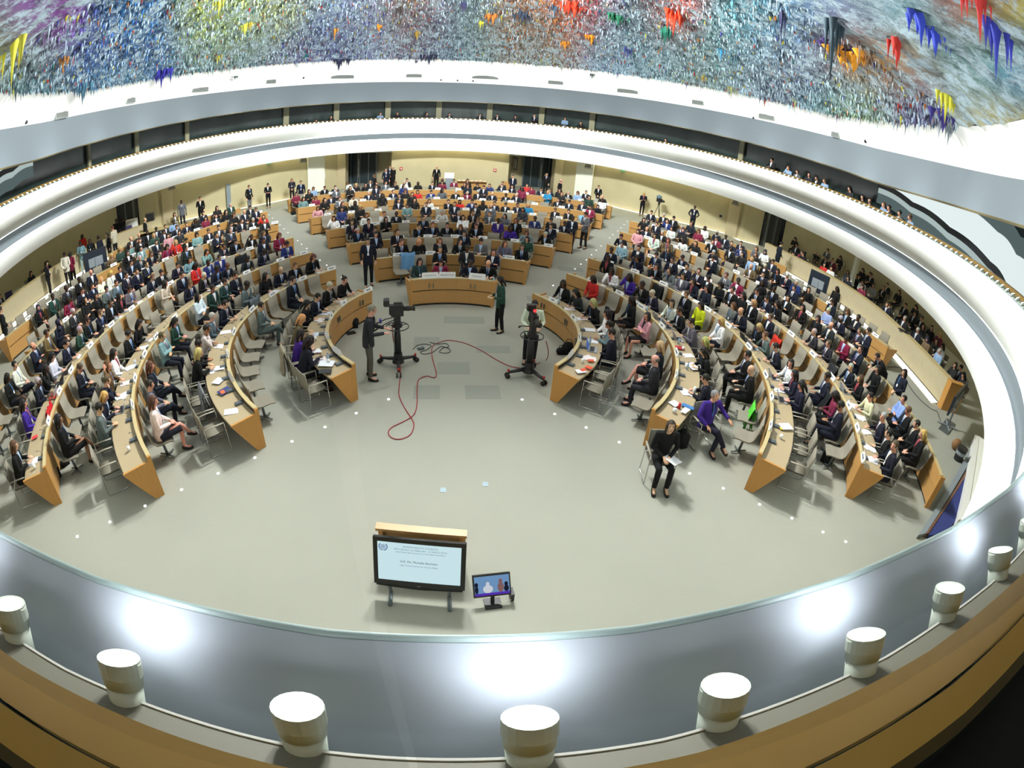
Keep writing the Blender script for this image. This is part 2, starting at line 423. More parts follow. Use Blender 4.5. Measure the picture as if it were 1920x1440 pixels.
def vcmat(name, mixwhite):
    m = bpy.data.materials.new(name); m.use_nodes = True; nt = m.node_tree; N = nt.nodes; L = nt.links; bs = N['Principled BSDF']; bs.inputs['Roughness'].default_value = .8
    vc = N.new('ShaderNodeVertexColor'); vc.layer_name = 'Col'
    if not mixwhite:
        L.new(vc.outputs[0], bs.inputs['Base Color']); return m
    tc = N.new('ShaderNodeTexCoord'); nz = N.new('ShaderNodeTexNoise'); nz.inputs['Scale'].default_value = 2.6; nz.inputs['Detail'].default_value = 12; nz.inputs['Roughness'].default_value = .8
    mp = N.new('ShaderNodeMapping'); mp.inputs['Scale'].default_value = (1, .45, 1); L.new(tc.outputs['Object'], mp.inputs[0]); L.new(mp.outputs[0], nz.inputs['Vector'])
    r1 = N.new('ShaderNodeMapRange'); r1.inputs['From Min'].default_value = .46; r1.inputs['From Max'].default_value = .56; L.new(nz.outputs['Fac'], r1.inputs['Value'])
    mx = N.new('ShaderNodeMix'); mx.data_type = 'RGBA'; L.new(r1.outputs[0], mx.inputs['Factor']); L.new(vc.outputs[0], mx.inputs['A']); mx.inputs['B'].default_value = (*s2l(196, 220, 232), 1)
    nz2 = N.new('ShaderNodeTexNoise'); nz2.inputs['Scale'].default_value = 5.5; nz2.inputs['Detail'].default_value = 10; nz2.inputs['Roughness'].default_value = .85; L.new(mp.outputs[0], nz2.inputs['Vector'])
    r2 = N.new('ShaderNodeMapRange'); r2.inputs['From Min'].default_value = .50; r2.inputs['From Max'].default_value = .62; r2.inputs['To Max'].default_value = .75; L.new(nz2.outputs['Fac'], r2.inputs['Value'])
    m2 = N.new('ShaderNodeMix'); m2.data_type = 'RGBA'; L.new(r2.outputs[0], m2.inputs['Factor']); L.new(mx.outputs['Result'], m2.inputs['A']); m2.inputs['B'].default_value = (*s2l(28, 40, 60), 1)
    L.new(m2.outputs['Result'], bs.inputs['Base Color'])
    bp = N.new('ShaderNodeBump'); bp.inputs['Strength'].default_value = .9; bp.inputs['Distance'].default_value = .25; L.new(nz.outputs['Fac'], bp.inputs['Height']); L.new(bp.outputs[0], bs.inputs['Normal'])
    return m
me.materials.append(vcmat('painted_plaster', True))
dome = tag(link('ceiling', me), kind='structure')

def cones(P, H, R, Cc, name, mesh_only=False, n=5, wob=.0):
    P = np.asarray(P); k = len(P); ang = 2 * PI * np.arange(n) / n
    ring0 = np.stack([np.cos(ang), np.sin(ang)], 1)
    V = []; Fs = []; cols = []
    for i in range(k):
        r, h = R[i], H[i]; o = len(V)
        for j in range(n): V.append((P[i][0] + ring0[j][0] * r, P[i][1] + ring0[j][1] * r, P[i][2] + .06))
        for j in range(n): V.append((P[i][0] + ring0[j][0] * r * .38, P[i][1] + ring0[j][1] * r * .38, P[i][2] - h * .35))
        V.append((P[i][0], P[i][1], P[i][2] - h))
        for j in range(n):
            j2 = (j + 1) % n
            Fs.append((o + j, o + j2, o + n + j2, o + n + j)); Fs.append((o + n + j, o + n + j2, o + 2 * n))
        cols += [tuple(Cc[i])] * (2 * n + 1)
    me = bpy.data.meshes.new(name); me.from_pydata(V, [], Fs)
    ca = me.color_attributes.new('Col', 'FLOAT_COLOR', 'POINT'); ca.data.foreach_set('color', np.concatenate([np.array(cols), np.ones((len(cols), 1))], 1).astype(np.float32).ravel())
    me.polygons.foreach_set('use_smooth', np.ones(len(Fs), dtype=bool)); me.materials.append(MT['vc']); return me
MT['vc'] = vcmat('coloured_plaster', False)
K = 26000; P = []
while len(P) < K:
    a = rng.uniform(.9, 2 * PI - .9); t = rng.uniform(0, 1) ** 1.7 * .7
    P.append(dome_pt(a, t))
for i in range(900):
    a = .9 + (2 * PI - 1.8) * i / 900; P.append(dome_pt(a, .003 + .01 * rng.random()))
P = np.array(P); q = proj_np(P); ok = (q[:, 1] > -60) & (q[:, 0] > -60) & (q[:, 0] < 1980) & (q[:, 1] < 300); P = P[ok]
dc = domecol(P); u = rng.random(len(P))
cl = dc.copy()
cl[u < .34] = dc[u < .34] * .25 + np.array(s2l(20, 34, 52)) * .5
wh = u > .70; cl[wh] = dc[wh] * .3 + np.array(s2l(190, 214, 226)) * .7
rb = (u > .34) & (u < .42); cl[rb] = np.array([s2l(*c) for c in ((200,120,40),(190,60,40),(60,60,150),(30,110,110),(200,190,60))])[rng.integers(0, 5, rb.sum())] * .7
dist = np.linalg.norm(P - _C, axis=1)
h = rng.uniform(.05, .2, len(P)) * (1 + (rng.random(len(P)) < .05) * 1.6); r = rng.uniform(.025, .08, len(P))
tag(link('icicles', cones(P, h, r, cl, 'icicles'), dome), kind='stuff')
# the large icicles that stand out one by one: px, py of the tip, length, radius, colour
BIG = [(155,178,.75,.45,(52,92,112)),(303,150,.9,.55,(34,30,130)),(408,122,.55,.3,(170,160,60)),(571,118,.45,.28,(30,110,110)),(636,128,.8,.8,(30,32,62)),(805,120,.7,.75,(30,34,66)),(26,100,1.1,.4,(206,200,60)),(44,180,.35,.2,(50,80,80)),
 (1110,155,.3,.3,(70,80,80)),(895,116,.35,.15,(190,110,50)),(628,70,.8,.25,(214,140,40)),(712,62,.6,.3,(220,140,40)),(782,75,.7,.3,(190,150,50)),(901,55,.7,.22,(226,220,60)),(925,45,.7,.6,(206,120,50)),(1078,25,.8,.8,(226,60,30)),(1060,95,.6,.5,(216,140,40)),(1110,85,.6,.55,(220,140,30)),(1265,40,1.2,.6,(228,70,36)),(1248,70,.9,.5,(30,110,90)),(1160,45,.7,.6,(30,110,80)),(1178,105,1.0,.3,(50,60,120)),(1352,110,.7,.2,(60,140,180)),(1378,120,1.0,.25,(60,90,100)),(1372,178,.8,.28,(140,140,90)),(1318,160,.4,.3,(170,150,70)),(1290,158,.4,.2,(90,120,110)),(1467,40,1.6,.16,(70,70,110)),(1563,60,1.8,.5,(60,80,90)),(1602,125,.5,1.0,(236,160,40)),(1575,108,.3,.8,(70,50,110)),(1683,100,.7,.35,(200,50,40)),(1728,55,.6,.4,(50,70,190)),(1755,85,.5,.35,(50,70,190)),(1779,262,.5,.2,(120,130,135)),(1770,235,.5,.5,(50,40,120)),(1868,75,.8,.3,(50,60,170)),(1836,15,.7,.3,(210,60,60)),(1775,200,.7,.35,(206,200,60)),(780,130,.2,.2,(60,60,90)),(460,60,.8,.25,(220,220,70)),(412,15,.8,.3,(226,220,60)),(470,60,.5,.2,(200,180,60)),(118,130,.4,.3,(180,120,60)),(1040,28,.8,.4,(60,80,100)),(870,20,.8,.4,(60,60,100)),(750,30,.8,.4,(70,60,60)),(980,40,.8,.7,(50,60,80)),(440,160,.2,.2,(70,90,90))]
def dome_hit(px, py):
    d = rdir(px, py); best = None
    for i in range(20, 900):
        s = i * .06; p = CAM + d * s
        rx = math.hypot(p.x / DE[0], (p.y - DE[2]) / DE[1])
        if rx < 1:
            a = math.atan2(p.x / DE[0], -(p.y - DE[2]) / DE[1]); z = dome_pt(a, 1 - rx)[2]
            if p.z >= z - .12: return p
        elif p.z > 8 and rx < 1.03 and s > 12 and p.z > zde(math.atan2(p.x / DE[0], -(p.y - DE[2]) / DE[1])) - 1.2 : best = best or p
    return best
for (px, py, h_, r_, c_) in BIG:
    p = dome_hit(px, py - 12)
    if p is None: p = dome_hit(px, py - 30)
    if p is None: continue
    pts_, hh, rr_, cc_ = [], [], [], []
    for kk in range(16 if r_ > .4 else 9):
        f_ = 0 if kk == 0 else 1
        an, rd = rng.uniform(0, 2 * PI), rng.uniform(.2, .9) * r_ * f_
        pts_.append((p.x + rd * math.cos(an), p.y + rd * math.sin(an), p.z + .1)); hh.append(h_ * (1 if kk == 0 else rng.uniform(.3, .75))); rr_.append(r_ * (.34 if kk == 0 else rng.uniform(.12, .26))); cc_.append(np.array(s2l(*c_)) * (1 if kk == 0 else rng.uniform(.7, 1.2)))
    link('icicle', cones(pts_, hh, rr_, np.clip(cc_, 0, 1), 'icicle', n=8), dome)
# air vents and small cameras on the white band: pixel centre, width
MT['vent'] = mat('vent_grey', s2l(150, 156, 152), .6)
def band_hit(px, py):
    d = rdir(px, py)
    for i in range(200, 5000):
        p = CAM + d * (i * .01)
        a = math.atan2(p.x / (FA[0]), -(p.y - FA[2]) / FA[1])
        e0 = math.hypot(p.x / FA[0], (p.y - FA[2]) / FA[1]); e1 = math.hypot(p.x / DE[0], (p.y - DE[2]) / DE[1])
        if e0 < 1 or e1 > 1:
            t = min(1, max(0, (1 - e0) / max(1 - e0 + e1 - 1, 1e-6)))
            z = zft(a) * (1 - t) + zde(a) * t + .18 * math.sin(PI * t)
            if e0 <= 1 and p.z >= z: return p, a
    return None
VENTS = [(115,215,46),(245,188,27),(375,168,46),(508,153,23),(642,144,48),(776,142,29),(910,145,48),(1042,155,30),(1177,171,48),(1309,192,30),(1438,219,46),(1567,252,24),(1694,290,44),(1820,330,28)]
for i, (px, py, wd) in enumerate(VENTS):
    hit = band_hit(px, py)
    if not hit: continue
    p, a = hit; dist = (p - CAM).length; W = wd / F_PX * dist
    dirv = Vector((math.cos(a), math.sin(a) * FA[1] / FA[0], 0)).normalized(); nin = Vector((-math.sin(a), math.cos(a), 0))
    u_ = (Vector((0, 0, 1)) + nin * -.0).normalized()
    e = empty('air_vent', p - nin * 0, 0, None, 'air vent', 'grey air vents along the white band under the dome')
    e['label'] = 'grey slotted air vent in the white band below the dome, %s from the left' % ['first','second','third','fourth','fifth','sixth','seventh','eighth','ninth','tenth','eleventh','twelfth','thirteenth','fourteenth'][i]
    R = Matrix((dirv, nin, dirv.cross(nin) * -1 if dirv.cross(nin).z < 0 else dirv.cross(nin))).transposed()
    bb = MB(); bb.box((0, 0, 0), (W, .10, .26), R=R); build('frame', bb, MT['vent'], e)
    bb = MB()
    for s_ in range(-3, 4): bb.box(R @ Vector((0, .055, s_ * .034)), (W * .96, .012, .012), R=R)
    build('slats', bb, MT['dark'], e)
for i, (px, py) in enumerate([(153,216),(49,229),(569,146),(827,150),(858,151),(887,152),(1413,221),(1623,265)]):
    hit = band_hit(px, py)
    if not hit: continue
    p, a = hit; bb = MB(); bb.ball(p, .07)
    tag(build('dome_camera', bb, MT['black'], smooth=True), 'tiny black dome camera on the white band, %s from the left' % ['second','first','third','fourth','fifth','sixth','seventh','eighth'][i], 'camera', 'small cameras on the white band')
# ================================================================ LIGHTS
def area(name, loc, size, energy, col, rot=(0, 0, 0), shape='DISK', spread=PI, size_y=None):
    l = bpy.data.lights.new(name, 'AREA'); l.energy = energy; l.color = col; l.shape = shape; l.size = size
    if size_y: l.size_y = size_y
    l.spread = spread
    o = bpy.data.objects.new(name, l); COL.objects.link(o); o.location = loc; o.rotation_euler = rot; return o
LK = 1.0
# added fill lights, out of view below the dome crown, to brighten the floor
for i, (x, y) in enumerate([(-5, 7), (5, 7), (-6.5, 14), (6.5, 14), (0, 11), (-4, 19), (4, 19)]):
    area('hall_fill', (x, y, 11.3), 3.0, 210 * LK, (1, .98, .93))
# uplighters in the trough all round, washing the dome
for i in range(32):
    a = 2 * PI * (i + .5) / 32
    x, y = 13.6 * math.sin(a), 20.3 - 19.1 * math.cos(a)
    area('trough_lamp', (x, y, 5.5), .5, 42 * LK, (.93, .97, 1), rot=(PI - .0, 0, 0))
# wall-wash strip hidden behind the lip and the strip along the floor by the walls
WW = emit('cove_lamp', s2l(255, 244, 196), 22)
b = MB()
def wallstrip(pts, z, w_, m, name, inset=.12):
    b = MB(); P_ = [Vector((x, y, 0)) for x, y in pts]; c = Vector((0, 20, 0)); vs = []
    for p in P_:
        n = (c - p).normalized(); q = p + n * inset; r_ = p + n * (inset + w_); vs += [(q.x, q.y, z), (r_.x, r_.y, z)]
    b.add(vs, [(2 * i, 2 * i + 1, 2 * i + 3, 2 * i + 2) for i in range(len(P_) - 1)]); return build(name, b, m)
for sgn in (1, -1):
    tag(wallstrip([(sgn * x, y) for x, y in WALLR], HW - .03, .16, WW, 'cove_light', .06), 'warm cove light strip washing the %s far wall from above' % ('right' if sgn > 0 else 'left'), 'light strip')
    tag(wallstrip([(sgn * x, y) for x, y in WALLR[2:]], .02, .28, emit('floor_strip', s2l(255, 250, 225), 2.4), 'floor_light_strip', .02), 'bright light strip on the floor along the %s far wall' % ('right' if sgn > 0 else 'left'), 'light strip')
for sgn in (1, -1):
    tag(wallstrip([(sgn * x, y) for x, y in WALLR2], HW - .03, .16, emit('cove_lamp_dim', s2l(255, 246, 214), 9), 'cove_light', .06), 'warm cove light strip above the side wall on the %s' % ('right' if sgn > 0 else 'left'), 'light strip')
tag(wallstrip([(-4.3, 40.2), (0, 40.35), (4.3, 40.2)], HW - .03, .16, WW, 'cove_light', .06), 'warm cove light strip washing the middle of the far wall', 'light strip')
# strips in the groove of the lip, grazing both white bands
GL = emit('groove_lamp', s2l(245, 250, 255), 22)
# thin lamps at the edges of the groove washing both white bands
GL = emit('groove_lamp', s2l(246, 252, 250), 7)
for sg, nm in ((1, 'upper'), (-1, 'lower')):
    b = MB(); rs = [R_(Gr, ZG + sg * .205, -.004), R_(Gr, ZG + sg * .205, -.05)]
    b.strip(rs if sg > 0 else rs[::-1]); tag(build('groove_light', b, GL), 'thin white light strip along the %s edge of the grey groove' % nm, 'light strip')
# more added, unseen fill lights, aimed outwards to whiten the gallery lip
for i in range(10):
    a = 2 * PI * (i + .5) / 10; r_ = 3.0
    loc = Vector((r_ * math.sin(a), 17 - r_ * 1.2 * math.cos(a), 11.2)); tgt = Vector((15.8 * math.sin(a), 20.2 - 19.2 * math.cos(a), 3.9))
    o = area('lip_fill', loc, 1.2, 760 * LK, (.97, 1, .98), spread=math.radians(95)); o.rotation_euler = (tgt - loc).to_track_quat('-Z', 'Y').to_euler()
# uplights standing in the trough; every other one is tilted towards the lip
LAMP = emit('lamp_face', s2l(246, 250, 255), 30)
MT['cup'] = mat('lamp_cup', s2l(196, 204, 190), .5)
def cup_mesh(tilt):
    R = Matrix.Rotation(tilt, 3, 'X'); pv = Vector((0, 0, .178)); ax_ = R @ Vector((0, 0, 1))
    b = MB(); b.cyl(pv - ax_ * .15, .034, .10, 24, r2=.040, R=R); b.cyl(pv - ax_ * .052, .042, .050, 24, r2=.045, R=R)
    c = b.mesh('cup', [MT['cup']], True)
    f = MB(); n = 20; vs = [(0, 0, .006)] + [(.037 * math.cos(2 * PI * j / n), .037 * math.sin(2 * PI * j / n), 0) for j in range(n)]
    vs = [tuple(R @ Vector(v) + Vector((0, 0, .178))) for v in vs]
    f.add(vs, [(0, 1 + j, 1 + (j + 1) % n) for j in range(n)]); fm = f.mesh('lamp_face', [LAMP])
    rm_ = MB()
    ro = [tuple(R @ Vector((.045 * math.cos(2 * PI * j / n), .045 * math.sin(2 * PI * j / n), 0)) + Vector((0, 0, .18))) for j in range(n)]
    ri = [tuple(R @ Vector((.037 * math.cos(2 * PI * j / n), .037 * math.sin(2 * PI * j / n), 0)) + Vector((0, 0, .179))) for j in range(n)]
    rb = [tuple(R @ Vector((.0455 * math.cos(2 * PI * j / n), .0455 * math.sin(2 * PI * j / n), -.03)) + Vector((0, 0, .178))) for j in range(n)]
    rm_.strip([rb, ro, ri]); return c, fm, rm_.mesh('rim', [MT['cup']])
CUPS = [cup_mesh(-.52), cup_mesh(-.66)]
T_ = (lipT[0] + .19, lipT[1] + .19, lipT[2]); NC = 306; NEAR = {}
aa = [0.0]; # equal arc length parameters
S = [0]; Nn = 4000; pr = None
for i in range(Nn + 1):
    a = 2 * PI * i / Nn; q = Vector((T_[0] * math.sin(a), T_[2] - T_[1] * math.cos(a)))
    if pr is not None: S.append(S[-1] + (q - pr).length)
    pr = q
cup_off = .11
for k in range(NC):
    s_ = ((k * S[-1] / NC) + cup_off) % S[-1]; i = int(np.searchsorted(S, s_)); a = 2 * PI * i / Nn
    x, y = T_[0] * math.sin(a), T_[2] - T_[1] * math.cos(a)
    tl = k % 2 == 1
    rz = math.atan2(-x * T_[1] / T_[0], -(T_[2] - y) * -1 * T_[0] / T_[1]) if 0 else math.atan2(-(0 - x), (T_[2] - y)) - 0
    rz = math.atan2(x, T_[2] - y)
    e = empty('uplight', (x, y, 5.195), rz, 'small round uplight glowing in the trough of the gallery lip', 'uplight', 'small uplights round the gallery trough')
    c, fm, rm_ = CUPS[1 if tl else 0]
    link('cup', c, e); link('lamp_face', fm, e); link('rim', rm_, e)
    near = (x + .35) ** 2 + y ** 2 < 3.2 ** 2
    if near:
        q = proj_np(np.array([[x, y, 5.37]]))[0]
        if -40 < q[0] < 1960 and q[1] < 1440: NEAR[k] = (q[0], e, tl)
        if tl:
            l = bpy.data.lights.new('uplight_beam', 'SPOT'); l.energy = 4.5; l.spot_size = math.radians(150); l.spot_blend = 1.0; l.color = (.86, .9, 1); l.shadow_soft_size = .03
            o = bpy.data.objects.new('uplight_beam', l); COL.objects.link(o); inn0 = Vector((-math.sin(rz), math.cos(rz), 0)); o.location = Vector((x, y, 5.43)) + inn0 * .03
            inn = Vector((-math.sin(rz), math.cos(rz), 0)); o.rotation_euler = (inn * .9 + Vector((0, 0, -.55))).to_track_quat('-Z', 'Y').to_euler()
ords = ['first', 'second', 'third', 'fourth', 'fifth', 'sixth', 'seventh', 'eighth', 'ninth', 'tenth', 'eleventh', 'twelfth', 'thirteenth', 'fourteenth', 'fifteenth', 'sixteenth', 'seventeenth', 'eighteenth', 'nineteenth', 'twentieth'] + ['%dth' % i for i in range(21, 99)]
for r_, (px, e, tl) in enumerate(sorted(NEAR.values(), key=lambda t: t[0])):
    e['label'] = 'large bright %suplight in the near trough, %s from the left' % ('tilted ' if tl else '', ords[r_])
# ================================================================ THE DESKS
CY0 = 12.3
BASE = {'R': [3.12, 5.55, 7.87, 10.1, 12.45, 14.8, 17.0], 'L': [3.15, 5.62, 7.98, 10.22, 12.85, 15.4, 17.7]}
TOPR = [1.04, 1.04, 1.04, 1.08, 1.12, 1.157, 1.17]
CEN = [3.4, 6.05, 8.55, 11.35, 14.45, 17.6, 21.1]
def rk(k, th, blk):
    """rim radius of (fractional) row k at bearing th degrees from the hall's axis"""
    T = CEN if blk == 'C' else BASE[blk]
    i = max(0, min(len(T) - 2, int(math.floor(k)))); f = k - i
    def v(j):
        if blk == 'C': return CEN[j]
        return T[j] * (1 + (TOPR[j] - 1) * math.cos(math.radians(min(abs(th), 90))) ** 2 / .62)
    return v(i) * (1 - f) + v(i + 1) * f
def rinv(r, th, blk):
    lo, hi = -1.5, 7.5
    for _ in range(40):
        m = (lo + hi) / 2
        if rk(m, th, blk) < r: lo = m
        else: hi = m
    return lo
def pol(r, th, z=0):
    a = math.radians(th); return (r * math.sin(a), CY0 + r * math.cos(a), z)
ROWN = ['first', 'second', 'third', 'fourth', 'fifth', 'sixth', 'seventh']
BLK = {'L': 'left', 'R': 'right', 'C': 'middle'}
# bearing range of each desk (deg, positive to the right); side blocks mirrored
SIDE = [(47.5, 136), (42, 136.5), (39, 135.5), (37, 128), (35, 95), (33.5, 91)]
CENA = [21, 25, 27, 27.7, 27.9, 27.9, 27.4]
CENR = [3.4, 6.05, 8.55, 11.35, 14.45, 17.6, 21.1]
def desk(blk, k, t0, t1, wall_only=False):
    lab = 'long curved oak desk, %s from the front in the %s block' % (ROWN[k], BLK[blk])
    if wall_only: lab = 'low curved oak wall continuing the fifth desk of the %s block' % BLK[blk]
    g = empty('low_wall' if wall_only else 'curved_desk', (0, CY0, 0), 0, lab, 'low wall' if wall_only else 'desk')
    R0 = lambda t: rk(k, t, blk)
    n = max(6, int(abs(t1 - t0) * R0((t0 + t1) / 2) * PI / 180 / .35))
    ths = [t0 + (t1 - t0) * i / n for i in range(n + 1)]
    def P(off, z): return [(R0(t) + off) * np.array([math.sin(math.radians(t)), math.cos(math.radians(t)), 0]) + np.array([0, 0, z]) for t in ths]
    def sheet(prof, mb, mat_=0):
        mb.strip([P(o, z) for o, z in prof], mat_, closed=False)
    b = MB(); sheet([(.05, .88), (.0, .88), (.0, .52), (.03, .52), (.05, .52)], b); build('upper_panel', b, MT['wood'], g)
    b = MB(); sheet([(.05, .485), (.02, .485), (.02, .07), (.05, .07)], b); build('lower_panel', b, MT['wood'], g)
    b = MB(); sheet([(.05, .88), (.05, .0)], b); build('backing', b, MT['dark'], g)
    b = MB(); sheet([(.075, .86), (.075, .895), (-.008, .895), (-.008, .87)], b); build('rim', b, MT['rim'], g)
    if not wall_only:
        b = MB(); sheet([(.06, .775), (.60, .745), (.62, .74), (.62, .70), (.06, .715)], b); build('worktop', b, MT['worktop'], g)
        b = MB(); sheet([(.07, .72), (.07, .06)], b); build('inner_panel', b, MT['wood'], g)
    for t, s_ in ((t0, -1), (t1, 1)):
        a = math.radians(t); er = np.array([math.sin(a), math.cos(a), 0]); et = np.array([math.cos(a), -math.sin(a), 0]) * s_ * (1 if t1 > t0 else -1)
        b = MB()
        if wall_only: pr = [(0, 0), (.14, 0), (.14, .88), (0, .88)]
        else: pr = [(0.0, .0), (.20, .0), (.64, .745), (.64, .78), (.08, .80), (.08, .89), (0, .89)]
        vs = [er * (R0(t) + o) + np.array([0, 0, z]) for o, z in pr]; vs2 = [v + et * .05 for v in vs]; m_ = len(vs)
        b.add(vs + vs2, [tuple(range(m_)), tuple(range(2 * m_ - 1, m_ - 1, -1))] + [(i, (i + 1) % m_, m_ + (i + 1) % m_, m_ + i) for i in range(m_)])
        build('end_panel', b, MT['wood_end'], g)
    return g, ths
DESKS = []
for blk, sg in (('R', 1), ('L', -1)):
    for k, (a, c) in enumerate(SIDE): DESKS.append((blk, k, sg * a, sg * c)); desk(blk, k, sg * a, sg * c)
    desk(blk, 4, sg * 96, sg * 124.5, True)
    # low wall behind the last advisers
    g = empty('low_wall', (0, CY0, 0), 0, 'low curved oak wall behind the outermost seats of the %s block' % BLK[blk], 'low wall')
    b = MB(); ths = [sg * (36 + 26 * i / 20) for i in range(21)]
    Q = lambda o, z: [(rk(6, t, blk) + o) * np.array([math.sin(math.radians(t)), math.cos(math.radians(t)), 0]) + np.array([0, 0, z]) for t in ths]
    b.strip([Q(0, 0), Q(0, .86)], closed=False); b.strip([Q(.08, .86), Q(.08, 0)], closed=False); build('panel', b, MT['wood'], g)
    b = MB(); b.strip([Q(-.01, .86), Q(-.01, .88), Q(.09, .88), Q(.09, .86)], closed=False); build('rim', b, MT['rim'], g)
for k in range(7): DESKS.append(('C', k, -CENA[k], CENA[k])); desk('C', k, -CENA[k], CENA[k])
# metal hooks on the front of the two innermost desks
for blk, ts in (('R', (55, 78, 101, 122)), ('L', (-55, -78, -101, -122)), ('C', (-11, 11))):
    for t in ts:
        for dt in (-1.1, 1.1):
            b = MB(); p = pol(rk(0, t, blk) - .03, t + dt, .66); b.box(p, (.02, .04, .15), R=Matrix.Rotation(-math.radians(t), 3, 'Z')); 
            nth = ['one', 'two'][dt > 0]
            tag(build('wall_hook', b, MT['steel']), 'small steel hook on the outer face of a front desk', 'hook', 'steel hooks on the front desks')

# ================================================================ SIDE PLATFORMS
for sgn, nm in ((1, 'right'), (-1, 'left')):
    if sgn > 0: pf = [(17.3, 25.0), (17.8, 22.4), (18.05, 20.0), (18.1, 17.8), (17.75, 15.6), (17.15, 13.6), (16.5, 11.6), (15.8, 9.5)]
    else: pf = [(-17.3, 26.8), (-18.4, 24.8), (-18.9, 22.2), (-19.1, 20.0), (-19.1, 18.5), (-18.95, 16.5), (-18.5, 14.4), (-17.6, 11.8), (-16.4, 9.6)]
    COUNTERS = globals().setdefault('COUNTERS', {})
    g = empty('side_counter', (0, 0, 0), 0, 'long curved sand coloured counter with pale oak rail along the %s side' % nm, 'counter')
    P_ = [Vector((x, y, 0)) for x, y in pf]
    # smooth the curve
    pp = []
    for i in range(len(P_) - 1):
        for j in range(5): pp.append(P_[i].lerp(P_[i + 1], j / 5))
    pp.append(P_[-1])
    for _ in range(3): pp = [pp[0]] + [(pp[i - 1] + pp[i] * 2 + pp[i + 1]) / 4 for i in range(1, len(pp) - 1)] + [pp[-1]]
    c = Vector((0, 17, 0)); nn = [(p - c).normalized() for p in pp]
    O = lambda o, z: [tuple(p + n * o + Vector((0, 0, z))) for p, n in zip(pp, nn)]
    COUNTERS[nm] = (pp, nn)
    b = MB(); b.strip([O(.02, .12), O(0, 1.02)], closed=False); b.strip([O(.26, 1.02), O(.26, 0)], closed=False); build('front_panel', b, MT['stone2'], g, smooth=True)
    b = MB(); b.strip([O(-.02, 1.02), O(-.02, 1.055), O(.28, 1.055), O(.28, 1.02)], closed=False); build('rail', b, MT['rim'], g)
    b = MB(); e0, e1 = pp[-1], pp[-1] + nn[-1] * .75
    d_ = (pp[-1] - pp[-2]).normalized()
    q = [e0, e1]; vs = []
    for z in (0, 1.055): vs += [tuple(e0 + Vector((0, 0, z))), tuple(e1 + Vector((0, 0, z))), tuple(e1 + d_ * .3 + Vector((0, 0, z))), tuple(e0 + d_ * .3 + Vector((0, 0, z)))]
    b.add(vs, [(0, 1, 5, 4), (1, 2, 6, 5), (2, 3, 7, 6), (3, 0, 4, 7), (4, 5, 6, 7)]); build('end_block', b, MT['wood_end'], g)
    b = MB(); b.strip([O(-.30, .012), O(-.02, .10)], closed=False)
    fl = tag(build('floor_light_strip', b, emit('platform_strip', s2l(255, 250, 228), 2.2)), 'bright floor light strip along the foot of the %s side counter' % nm, 'light strip')
# floor lights: small round white lights in the carpet
FLR = emit('floor_light', (1, 1, 1), 3)
bm_ = MB(); bm_.cyl((0, 0, 0), .03, .012, 12); fme = bm_.mesh('floor_light', [FLR])
FL = [(728.5,749),(668,775),(609.5,801),(547.5,828),(478,858.5),(409,888),(340.6,918.4),(272.2,949),(206,979),(145,1006.3),(979,749.5),(1040,776.5),(1099,802),(1161,829.5),(1227,860),(1293,888),(1356,916),(1424,946),(1484.6,972),(1543,998),(1585.4,1016),
 (641,520),(612.5,497.5),(600,488),(589,479),(575,466),(565.5,458),(558,451.5),(540,436),(532.5,429),(525,422),(518,415),(511,409),(504,403),(497,397),(989,575.5),(1037,535.5),(1064,515),(1078,504.5),(1089,495.5),(1099.5,487.5),(1109,478),(1118,469.5),(1127,461.5),(1143,446.5),(1149,440),(1158,433),(1164,427),(1170,421),(1176,415)]
for i, (px, py) in enumerate(FL):
    x, y = at(px, py)
    e = link('floor_light', fme, None, (x, y, 0)); tag(e, 'tiny round white light set in the carpet', 'floor light', 'tiny floor lights in rows along the aisles')
# sockets in the carpet
for px, py, l_ in ((831, 919, 'left'), (910, 908, 'right')):
    x, y = at(px, py); b = MB(); b.box((x, y, .004), (.10, .12, .006)); tag(build('floor_socket', b, mat('socket', s2l(150, 170, 180), .5)), 'small flat grey socket cover in the carpet, the %s of two' % l_, 'socket')
# ================================================================ FIGURES
def evmesh(mb, voxel, target, name, smooth_it=2):
    """weld overlapping lofts into one continuous skin"""
    me = mb.mesh('tmp', []); o = bpy.data.objects.new('tmp', me); COL.objects.link(o)
    m = o.modifiers.new('r', 'REMESH'); m.mode = 'VOXEL'; m.voxel_size = voxel; m.use_smooth_shade = True
    if smooth_it:
        m = o.modifiers.new('s', 'SMOOTH'); m.factor = .5; m.iterations = smooth_it
    dg = bpy.context.evaluated_depsgraph_get(); n = len(o.evaluated_get(dg).data.polygons)
    m = o.modifiers.new('d', 'DECIMATE'); m.ratio = min(1, target / max(1, n * 2))
    dg = bpy.context.evaluated_depsgraph_get()
    r = bpy.data.meshes.new_from_object(o.evaluated_get(dg)); r.name = name
    bpy.data.objects.remove(o); bpy.data.meshes.remove(me)
    r.polygons.foreach_set('use_smooth', np.ones(len(r.polygons), dtype=bool))
    return r
V3 = lambda *a: np.array(a, float)
def unit(v): return v / (np.linalg.norm(v) + 1e-12)
def rotm(yaw, pitch, rollv=0):
    return np.array(Matrix.Rotation(yaw, 3, 'Z') @ Matrix.Rotation(pitch, 3, 'X') @ Matrix.Rotation(rollv, 3, 'Y'))

